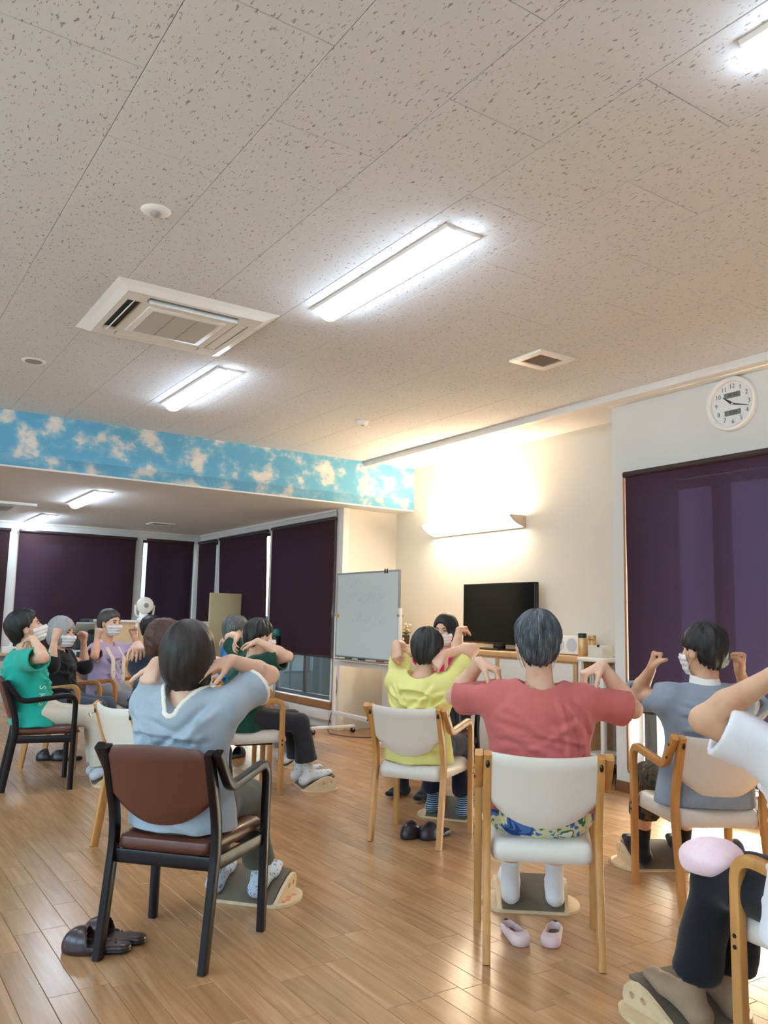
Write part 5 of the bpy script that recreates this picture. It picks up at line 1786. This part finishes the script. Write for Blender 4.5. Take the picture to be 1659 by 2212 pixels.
for i, r in enumerate((.09, .07, .05)):
    bm = bmesh.new(); lathe(bm, [(r - .004, .046 + i * .007), (r + .004, .046 + i * .007), (r + .003, .054 + i * .007), (r - .003, .054 + i * .007), (r - .004, .046 + i * .007)], 32, FMm)
    obj('grille_ring', bm_mesh('grille_ring', bm, True), M_WHITEPL, t)
latheo('hub', [(0, .074), (.03, .072), (.034, .06), (.034, .04)], M_GREYPL, t, 24, FMm)
for i in range(7):
    M = FMm @ Matrix.Rotation(i * 2 * math.pi / 7, 4, 'Z') @ Matrix.Translation((.06, 0, .03)) @ Matrix.Rotation(R_(25), 4, 'X')
    bm = bmesh.new(); bx(bm, (-.028, -.018, -.001), (.028, .018, .001), M, .001, 1)
    obj('blade', bm_mesh('blade', bm), M_GREYPL, t)
t = thing('table_top', 'cream folding table top standing upright against the side blinds', 'table', (4.46, 10.62, 0))
bm = bmesh.new(); bx(bm, (-.232, -.014, .62), (.232, .014, 1.545), None, .012, 3)
obj('top_board', bm_mesh('top_board', bm, True), mat('cream_laminate', (212, 200, 158), .5, var=.02), t)
for sx in (1, -1):
    box('folded_leg', (sx * .19 - .012, .016, 0), (sx * .19 + .012, .04, 1.2), M_GREYPL, t, .003)
t = thing('copier', 'grey and black office copier in front of the far blind', 'copier', (2.80, 10.9, 0))
M_COP = mat('copier_white', (196, 202, 206), .45, var=.03)
box('body', (-.27, -.28, .0), (.27, .28, .78), M_COP, t, .01)
box('output_bay', (-.26, -.288, .58), (.02, -.27, .76), M_DARKPL, t, .003)
box('upper_unit', (-.27, -.26, .80), (.27, .28, .98), mat('copier_dark', (52, 56, 60), .4, var=.05), t, .012)
box('feeder', (-.12, -.22, .98), (.27, .26, 1.16), mat('copier_dark', (52, 56, 60), .4), t, .02)
bm = bmesh.new(); bx(bm, (-.15, -.12, -.008), (.15, .12, .008), Matrix.Translation((-.14, -.22, 1.04)) @ Matrix.Rotation(R_(-38), 4, 'X'), .004)
obj('paper_tray', bm_mesh('paper_tray', bm, True), M_COP, t)
for z in (.12, .33):
    d = box('drawer', (-.25, -.292, z), (.25, -.279, z + .18), M_COP, t, .004)
    box('handle', (-.08, -.297, z + .10), (.08, -.291, z + .13), M_DARKPL, d, .002)
t = thing('side_table', 'small wooden table at the left edge under a tissue box', 'table', (1.62, 11.85, 0))
box('table_top', (-.55, -.3, .665), (.52, .3, .70), wood('pale_oak_panel', (206, 178, 140)), t, .004)
box('apron', (-.50, -.26, .60), (.47, .26, .665), mat('grey_steel', (140, 138, 138), .4, .3), t, .003)
for sx in (-.48, .45):
    for sy in (-.24, .24):
        box('leg', (sx - .018, sy - .018, 0), (sx + .018, sy + .018, .60), mat('dark_steel', (70, 62, 64), .4, .3), t, .003)
t = thing('tissue_box', 'white tissue box on the table at the left edge', 'box', (1.98, 11.78, .70))
box('carton', (-.11, -.06, 0), (.11, .06, .075), M_WHITEPL, t, .004)
f = Field((-.06, -.05, .06), (.06, .05, .16), .005)
f.cone((0, 0, .07), (.01, 0, .13), .03, .012, .01, (0, 1, 0), .35)
X, Y, Z = f.full(); f.g = (f.g + wr(X, Y, Z, 8, .006)).astype(F32)
obj('tissue', f.mesh('tissue'), mat('tissue_paper', (240, 240, 240), .9), t)
t = thing('floor_stand', 'black floor stand with a teal cap in front of the side blind', 'stand', (4.50, 9.10, 0))
latheo('base', [(0, 0), (.14, 0), (.14, .012), (.03, .03), (0, .03)], M_BLACK, t, 24)
cylo('pole', (0, 0, .02), (0, 0, .80), .014, M_STEEL, t, n=12)
box('sleeve', (-.05, -.05, .72), (.05, .05, 1.02), M_BLACK, t, .03, 3)
latheo('cap', [(0, 1.10), (.03, 1.095), (.05, 1.07), (.052, 1.03), (.045, 1.01), (0, 1.01)], mat('teal_plastic', (22, 108, 110), .4), t, 20)
tag(sweepo('power_cable', fillet([(4.60, 9.9, .008), (4.55, 9.5, .008), (4.64, 9.2, .008), (4.60, 8.9, .008), (4.66, 8.6, .008), (4.62, 8.3, .008)], .15, 6), circ(.006, 6), M_BLACK, None, Vector((0, 0, 1))), 'black cable lying along the floor below the bay window', 'cable')
tag(sweepo('hanging_cable', fillet([(4.70, 8.02, .75), (4.72, 7.98, .45), (4.60, 7.95, .10), (4.55, 7.88, .008), (4.66, 7.5, .008), (4.9, 7.4, .008)], .12, 6), circ(.005, 6), M_BLACK, None, Vector((1, 0, 0))), 'black cable hanging down behind the whiteboard leg', 'cable')
def heap(name, label, cat, x, y, z, r, m, seed, parts=5):
    t = thing(name, label, cat, (x, y, z))
    rr_ = random.Random(seed)
    f = Field((-r[0] * 1.5, -r[1] * 1.5, -.01), (r[0] * 1.5, r[1] * 1.5, r[2] * 2.2), .008)
    for i in range(parts):
        a = rr_.uniform(0, 6.28); q = rr_.uniform(.1, .5)
        f.ell((math.cos(a) * r[0] * q, math.sin(a) * r[1] * q, r[2] * rr_.uniform(.45, .9)), (r[0] * rr_.uniform(.5, .8), r[1] * rr_.uniform(.5, .8), r[2] * rr_.uniform(.5, .8)), .05)
    X, Y, Z = f.full()
    f.g = np.maximum(f.g + wr(X, Y, Z, seed, .014), -Z).astype(F32)
    obj('bundle', f.mesh('bundle'), m, t)
    return t
heap('cloth_bundle', 'pale pink cloth bundle on the black bag beside the whiteboard', 'cloth', 4.30, 6.02, .40, (.20, .17, .10), cloth('pale_pink_cloth', (226, 206, 198), .05), 3)
heap('bag', 'black bag on the floor below the pink cloth', 'bag', 4.30, 6.02, 0, (.20, .17, .24), cloth('black_bag_cloth', (34, 34, 38), .1), 6, 6)
TW = off((2.291, 1.02), 82, -.075, .585)
heap('towel', 'folded pink towel lying over the knee in black trousers', 'towel', TW[0], TW[1], .500, (.090, .095, .052), cloth('pink_towel', (240, 208, 214), .06), 5, 5)
# ------------------------------------------------------------------ the people of the circle
HB = hair_mat('black_hair', (16, 15, 17), (44, 40, 42), .62)
HBR = hair_mat('dark_brown_hair', (28, 19, 18), (88, 58, 48), .58)
HRB = hair_mat('red_brown_hair', (58, 30, 22), (132, 82, 54), .56)
HG = hair_mat('blue_grey_hair', (34, 40, 48), (156, 164, 170), .54)
HGD = hair_mat('dark_greying_hair', (26, 25, 26), (112, 108, 102), .62)
HGL = hair_mat('silver_hair', (132, 130, 132), (196, 194, 196), .46)
HGB = hair_mat('grey_brown_hair', (50, 44, 44), (150, 144, 142), .54)
HGW = hair_mat('grey_white_hair', (44, 48, 50), (176, 180, 180), .52)
C_CORAL = cloth('coral_jersey', (192, 102, 97), .06)
C_LBLUE = cloth('light_blue_grey_jersey', (158, 169, 180), .07)
C_CREAM = cloth('cream_trim', (232, 224, 210), .04)
C_YEL = cloth('yellow_jersey', (222, 214, 132), .04)
C_GREY = cloth('grey_blue_sweater', (138, 148, 162), .08)
C_NAVY = cloth('navy_blouse', (22, 36, 50), .14)
C_TEAL = cloth('teal_jersey', (34, 168, 150), .05)
C_BLACK = cloth('black_jersey', (24, 26, 32), .15)
C_LILAC = cloth('lilac_jersey', (176, 164, 200), .05)
C_GREEN = cloth('dark_green_jersey', (20, 66, 52), .12)
C_PINK = cloth('magenta_jersey', (206, 24, 96), .06)
C_BLUE = cloth('bright_blue_jersey', (20, 112, 178), .06)
C_WHITE = cloth('white_jersey', (230, 226, 232), .03)
T_OLIVE = cloth('olive_grey_trousers', (82, 82, 72), .12)
T_CHAR = cloth('charcoal_trousers', (48, 48, 54), .14)
T_NAVY = cloth('navy_trousers', (28, 32, 52), .12)
T_BEIGE = cloth('beige_trousers', (212, 202, 186), .05)
T_DENIM = cloth('slate_blue_trousers', (74, 84, 100), .1)
T_GREY = cloth('grey_trousers', (140, 142, 148), .08)
T_BLACK = cloth('black_trousers', (22, 22, 26), .15)
T_FLORAL = printed('floral_print', [(0, (36, 62, 120)), (.36, (70, 110, 170)), (.44, (214, 210, 168)), (.53, (206, 200, 150)), (.58, (58, 110, 104)), (.66, (230, 226, 206))], 16, 2.5, .6)
T_CAMO = printed('dark_brown_print', [(0, (40, 34, 28)), (.45, (84, 72, 52)), (.56, (56, 48, 38)), (.66, (120, 104, 74))], 14, 2, .5)
S_WHITE = cloth('white_sock_knit', (226, 220, 218), .05)
S_FLOW = printed('white_flowered_sock', [(0, (96, 108, 128)), (.33, (222, 218, 214))], 60, 1.5)
S_PAT = printed('grey_patterned_sock', [(0, (112, 128, 150)), (.40, (196, 200, 206)), (.62, (150, 162, 180))], 55, 2)
S_STR = striped('navy_striped_sock', (34, 52, 82), (168, 196, 212), 26, 'Z', width=.72)
S_BLACK = cloth('black_sock_knit', (24, 24, 28), .15)

def touch(sx, dx=-.9, dy=-.25, dz=-.15):
    return dict(d=(sx * dx, dy, dz), n=(0, 0, -1), pose='touch')

def A(E, W, **k):
    return dict(E=E, W=W, **k)

DOWN = [((0, .0, 0.10), (0, .012, -.008), .085, .066)]
person('woman in a coral T-shirt seen from behind, both hands on her shoulders', (2.259, 2.298), 50, up=.045, head=(-.007, .17, 1.158), h=.0056, wide=1.07,
       arms=dict(L=A((-.341, .336, .920), (-.236, .213, 1.072), **touch(-1, -.85, -.25, -.42)), R=A((.380, .274, .899), (.249, .217, 1.070), **touch(1, -.85, -.25, -.42))),
       hair=dict(style='short', mat=HG, vol=1.06, seed=3, amp=.008, nape=.092, slope=.75, line=.035),
       shirt=dict(mat=C_CORAL, sleeve=.80, loose=.016, r=(.066, .072), wr=.006, seed=4, fold=.006, nfold=9, creases=[(.10, .88, .16, .70, .008, .012), (.06, .90, .10, .66, .006, .012), (.13, .90, .19, .78, .007, .010)], hem=.52, neck=[((0, -.0, .10), (0, -.006, -.016), .085, .082)]),
       bottoms=dict(mat=T_FLORAL, len=.62, flare=.07), socks=dict(mat=S_WHITE, len=.10, slouch=2.5), foot=(.585, .030), knee=(.57, .475), footx=.095)
person('woman in a light blue T-shirt with cream trim on the dark chair, hands on shoulders', (1.044, 3.014), 42, lean=(.01, 0), head=(.008, .165, 1.085), h=.0056, wide=1.0, hs=1.06,
       arms=dict(R=A((.253, .392, 1.002), (.167, .200, 1.066), d=(-.75, -.45, -.35), n=(-.2, .3, -1), pose='reach'),
                 L=A((-.216, .401, .989), (-.150, .195, 1.045), d=(-.05, -.45, -.75), n=(.1, .8, -.55), pose='touch', thumb='out')),
       hair=dict(style='bob', mat=HBR, vol=1.06, seed=5, amp=.003, len=.135, nape_up=-1.0),
       shirt=dict(mat=C_LBLUE, sleeve=.62, loose=.014, r=(.066, .080), wr=.006, seed=12, fold=.009, creases=[(-.16, .80, .10, .78, .010, .012), (-.15, .74, .12, .71, .010, .012), (-.14, .68, .13, .64, .009, .012), (-.15, .60, .05, .57, .008, .012)], hem=.44, trim=C_CREAM,
                  neck=[((0, .0, .10), (0, .0, .005), .085, .072), ((0, -.03, .03), (0, -.118, -.052), .074, .016)]),
       bottoms=dict(mat=T_OLIVE, len=.80, flare=.068), socks=dict(mat=S_PAT, len=.09), foot=(.72, .030), knee=(.60, .475), footx=.10)
person('woman in a yellow T-shirt facing the instructor, hands on her shoulders', (2.745, 3.875), 32, up=-.02, lean=(.02, .04), head=(.04, .223, 1.069), h=.006, hs=1.03,
       arms=dict(L=A((-.201, .391, 1.062), (-.150, .187, 1.092), d=(.22, -.30, -.9), n=(.2, .9, -.3), pose='touch'),
                 R=A((.271, .369, 1.073), (.163, .179, 1.047), d=(-.55, -.35, -.75), n=(-.2, .7, -.5), pose='touch')),
       hair=dict(style='short', mat=HGD, vol=1.05, seed=9, amp=.0075, slope=.8, line=.03, nape=.092),
       shirt=dict(mat=C_YEL, sleeve=.66, loose=.014, r=(.064, .072), wr=.006, seed=21, fold=.011, creases=[(-.16, .84, .10, .66, .013, .013), (.17, .80, -.10, .62, .012, .013), (-.08, .86, .10, .84, .012, .011), (-.15, .58, .15, .64, .010, .012)], hem=.43, neck=[((0, .0, .10), (0, -.01, -.03), .085, .085)]),
       bottoms=dict(mat=T_NAVY, len=.82, flare=.062), socks=dict(mat=S_STR, len=.08), foot=(.69, .030), knee=(.60, .475), footx=.10)
person('person in a grey sweater with a white towel collar by the big window, fists raised', (3.36, 2.29), 62, up=.01, head=(0, .17, 1.125), hrot=(22, 0, 0), h=.006, wide=1.05, skin='b',
       arms=dict(L=A((-.233, .402, .897), (-.223, .250, 1.026), d=(.15, -.2, .9), n=(.8, -.4, .1), pose='fist'),
                 R=A((.329, .336, .855), (.218, .242, 1.027), d=(-.05, -.1, 1), n=(-.9, -.2, .1), pose='fist')),
       hair=dict(style='short', mat=HB, vol=1.05, seed=2, amp=.006, slope=.85, line=.030, nape=.085),
       shirt=dict(mat=C_GREY, sleeve=1.06, loose=.022, r=(.076, .074), wr=.008, seed=33, hem=.43, collar=dict(mat=mat('white_towelling', (238, 232, 226), .95, var=.04, bump=.6, bscale=400), up=.058, towel=True)),
       bottoms=dict(mat=T_CAMO, len=.55, flare=.078), socks=dict(mat=S_BLACK, len=.11), foot=(.635, .030), knee=(.58, .475), footx=.11)
person('woman with red-brown hair in a navy blouse, back to the camera at the left', (1.31, 4.468), 9.4, up=-.02, lean=(0, .10), head=(-.007, .255, 1.085), h=.0068,
       arms=dict(L=A((-.40, .27, 1.0), (-.24, .20, 1.06), d=(.8, -.3, -.3), n=(0, 0, -1), pose='touch'), R=A((.38, .36, .98), (.23, .20, 1.045), d=(-.8, -.35, -.2), n=(0, 0, -1), pose='touch')),
       hair=dict(style='curly', mat=HRB, vol=1.06, seed=6, amp=.004, slope=.8, line=.03, nape=.095),
       shirt=dict(mat=C_NAVY, sleeve=.62, loose=.014, r=(.072, .078), wr=.006, seed=41, hem=.43, neck=[((0, .0, .10), (0, -.015, -.04), .085, .10)]),
       bottoms=dict(mat=T_BLACK, len=.9), socks=dict(mat=S_BLACK))
def teal_letters(t, H, SH, nb):
    m = mat('white_stencil_print', (206, 232, 228), .8)
    for i, ch in enumerate('SKaD'):
        me = text_mesh('printed_letter', ch, .062, .0012)
        # letters run down the wearer's right side, turned a quarter
        me.transform(Matrix(((0, 0, 1, 0), (0, 1, 0, 0), (-1, 0, 0, 0), (0, 0, 0, 1))))
        obj('printed_letter', me, m, t, (.1995 - .004 * abs(i - 1.4) + (.006 if i > 2 else 0), .215, .705 - .058 * i), (0, R_(-3 + 2 * i), R_(8)))
person('person in a teal T-shirt and white mask at the left edge, head tipped back', (1.10, 6.50), -8, lean=(0, -.07), head=(0, .085, 1.118), hrot=(0, 20, 0), h=.0078, hs=1.10,
       arms=dict(R=A((.37, .20, .92), (.23, .125, 1.05), d=(-.8, .0, -.1), n=(0, 0, -1), pose='touch'), L=A((-.37, .20, .92), (-.23, .125, 1.05), d=(.8, .0, -.1), n=(0, 0, -1), pose='touch')),
       hair=dict(style='short', mat=HB, vol=1.10, seed=8, amp=.005, slope=1.0, line=.018, nape=.10),
       shirt=dict(mat=C_TEAL, sleeve=.72, loose=.020, r=(.078, .090), wr=.007, seed=51, hem=.43),
       bottoms=dict(mat=T_BEIGE, len=.93, flare=.072), socks=dict(mat=cloth('white_shoe_cloth', (206, 206, 210), .05), len=.02), foot=(.62, .030), knee=(.60, .475), extra=teal_letters)
person('person with short black hair in a dark green T-shirt, seen side-on', (2.33, 5.67), -10, lean=(0, .12), head=(.01, .312, 1.095), hrot=(12, -4, 0), h=.0068,
       arms=dict(R=A((.356, .428, .964), (.25, .235, 1.065), d=(-.75, -.5, -.25), n=(0, .2, -1), pose='reach'), L=A((-.40, .185, 1.07), (-.24, .205, 1.09), d=(.45, -.3, -.8), n=(.3, .6, -.5), pose='flat')),
       hair=dict(style='short', mat=HB, vol=1.06, seed=11, amp=.0075, slope=.9, line=.025, nape=.09),
       shirt=dict(mat=C_GREEN, sleeve=.80, loose=.018, r=(.074, .084), wr=.006, seed=61, hem=.43, neck=[((0, .0, .10), (0, -.02, -.03), .085, .10)]),
       bottoms=dict(mat=T_CHAR, len=.74, flare=.082), socks=dict(mat=S_FLOW, len=.10), foot=(.665, .030), knee=(.62, .475))
person('instructor in a magenta top and white mask, facing the others', (4.1, 5.12), 205, head=(.008, .183, 1.168), hrot=(4, -6, 0), h=.006, hs=1.02,
       arms=dict(L=A((-.187, .396, 1.010), (-.143, .250, 1.175), d=(.1, -.85, .12), n=(0, -.2, -1), pose='touch'), R=A((.19, .390, 1.000), (.155, .24, 1.16), d=(-.1, -.85, .1), n=(0, -.2, -1), pose='touch')),
       hair=dict(style='bob', mat=HB, vol=1.03, seed=14, amp=.0015, len=.10, open=(.012, .026, .004), chin=.045), up=.03,
       shirt=dict(mat=C_PINK, sleeve=.5, loose=.012, r=(.068, .072), seed=71, hem=.50), bottoms=dict(mat=T_BLACK, len=.9), socks=dict(mat=S_BLACK))
person('woman with a silver bob and white mask in black, fists raised', (1.47, 7.38), -35, up=-.03, head=(-.002, .175, 1.072), hrot=(-14, -4, 0), h=.0078, hs=1.05,
       arms=dict(R=A((.35, .25, .815), (.29, .24, 1.02), d=(-.25, .1, .9), n=(-.8, .2, .2), pose='fist'), L=A((-.30, .27, .775), (-.24, .27, .985), d=(.15, .1, .95), n=(.8, -.3, .1), pose='fist')),
       hair=dict(style='bob', mat=HGL, vol=1.06, seed=15, amp=.003, len=.10),
       shirt=dict(mat=C_BLACK, sleeve=1.30, loose=.016, r=(.072, .066), wr=.006, seed=81, hem=.43), bottoms=dict(mat=T_DENIM, len=.9, flare=.07), socks=dict(mat=S_BLACK))
def neck_towel(t, H, SH, nb):
    m = cloth('cream_printed_towel', (226, 214, 206), .06)
    for sx, L in ((1, .27), (-1, .30)):
        f = Field((-.2, -.05, .55), (.2, .45, 1.15), .006)
        pts = [(sx * .045, .085, nb[2] + .010), (sx * .082, .155, nb[2] + .022), (sx * .085, .235, nb[2] - .045), (sx * .082, .292, nb[2] - .12), (sx * .078, .300, nb[2] - L)]
        for a, b in zip(pts, pts[1:]):
            f.cone(a, b, .030, .032, .012, (0, 1, .35) if b[2] > nb[2] - .02 else (0, 1, .15), .32)
        X, Y, Z = f.full(); f.g = (f.g + wr(X, Y, Z, 13, .003)).astype(F32)
        obj('neck_towel', f.mesh('neck_towel'), m, t)
person('grey-haired person in a lilac T-shirt with a towel round the neck, fists raised', (2.03, 7.93), -50, head=(0, .18, 1.150), hrot=(-8, 0, 0), up=.01, h=.0078,
       arms=dict(R=A((.354, .290, .860), (.255, .235, 1.010), d=(-.05, .05, 1), n=(-.8, .3, 0), pose='fist'), L=A((-.30, .34, .885), (-.33, .22, 1.03), d=(.05, .05, 1), n=(.7, .5, 0), pose='fist')),
       hair=dict(style='short', mat=HGB, vol=1.04, seed=17, amp=.004, slope=.85, line=.015, nape=.085),
       shirt=dict(mat=C_LILAC, sleeve=.72, loose=.016, r=(.072, .078), wr=.007, seed=91, hem=.43), bottoms=dict(mat=T_GREY, len=.9, flare=.068), socks=dict(mat=S_WHITE), extra=neck_towel)
person('woman with curly black hair, mostly hidden behind the navy blouse', (2.69, 8.76), -30, up=-.04, head=(.002, .17, 1.094), h=.0095, mask=False,
       arms=dict(R=A((.36, .20, .80), (.25, .20, .98), d=(-.5, 0, .6), n=(-.6, 0, -.6), pose='fist'), L=A((-.36, .20, .80), (-.25, .20, .98), d=(.5, 0, .6), n=(.6, 0, -.6), pose='fist')),
       hair=dict(style='curly', mat=HB, vol=1.10, seed=19, amp=.006, slope=.9, line=.03, nape=.09),
       shirt=dict(mat=cloth('dark_brown_jersey', (44, 32, 30), .12), sleeve=.9, loose=.014, seed=95, hem=.43), bottoms=dict(mat=T_BLACK, len=.9), socks=dict(mat=S_BLACK))
person('grey-haired person in a bright blue shirt behind the dark green T-shirt', (2.66, 6.52), -10, up=.02, lean=(0, .05), head=(-.017, .187, 1.117), h=.0082,
       arms=dict(R=A((.40, .20, .95), (.25, .16, 1.05), **touch(1)), L=A((-.40, .20, .95), (-.25, .16, 1.05), **touch(-1))),
       hair=dict(style='short', mat=HGW, vol=1.06, seed=23, amp=.005, slope=.85, line=.025, nape=.09),
       shirt=dict(mat=C_BLUE, sleeve=.7, loose=.016, r=(.072, .078), seed=97, hem=.43), bottoms=dict(mat=T_GREY, len=.9, flare=.07), socks=dict(mat=S_WHITE), foot=(.62, .03))
person('person in a white T-shirt cut off by the right edge, bare elbow raised', (2.291, 1.02), 82, lean=(-.05, .04), head=(-.05, .21, 1.115), h=.0056, skin='b', wide=1.18,
       arms=dict(L=A((-.384, .321, .990), (-.26, .190, 1.118), **touch(-1)), R=A((.36, .274, .92), (.249, .217, 1.078), **touch(1))),
       hair=dict(style='short', mat=HGD, vol=1.04, seed=27, amp=.004),
       shirt=dict(mat=C_WHITE, sleeve=.80, loose=.028, r=(.070, .074), wr=.007, seed=99, hem=.42, hollow=.025, fold=.010),
       bottoms=dict(mat=T_BLACK, len=.80, flare=.072), socks=dict(mat=cloth('nude_stocking', (150, 122, 96), .05), len=.14),
       foot=(.66, .030), knee=(.585, .475), footx=.075)
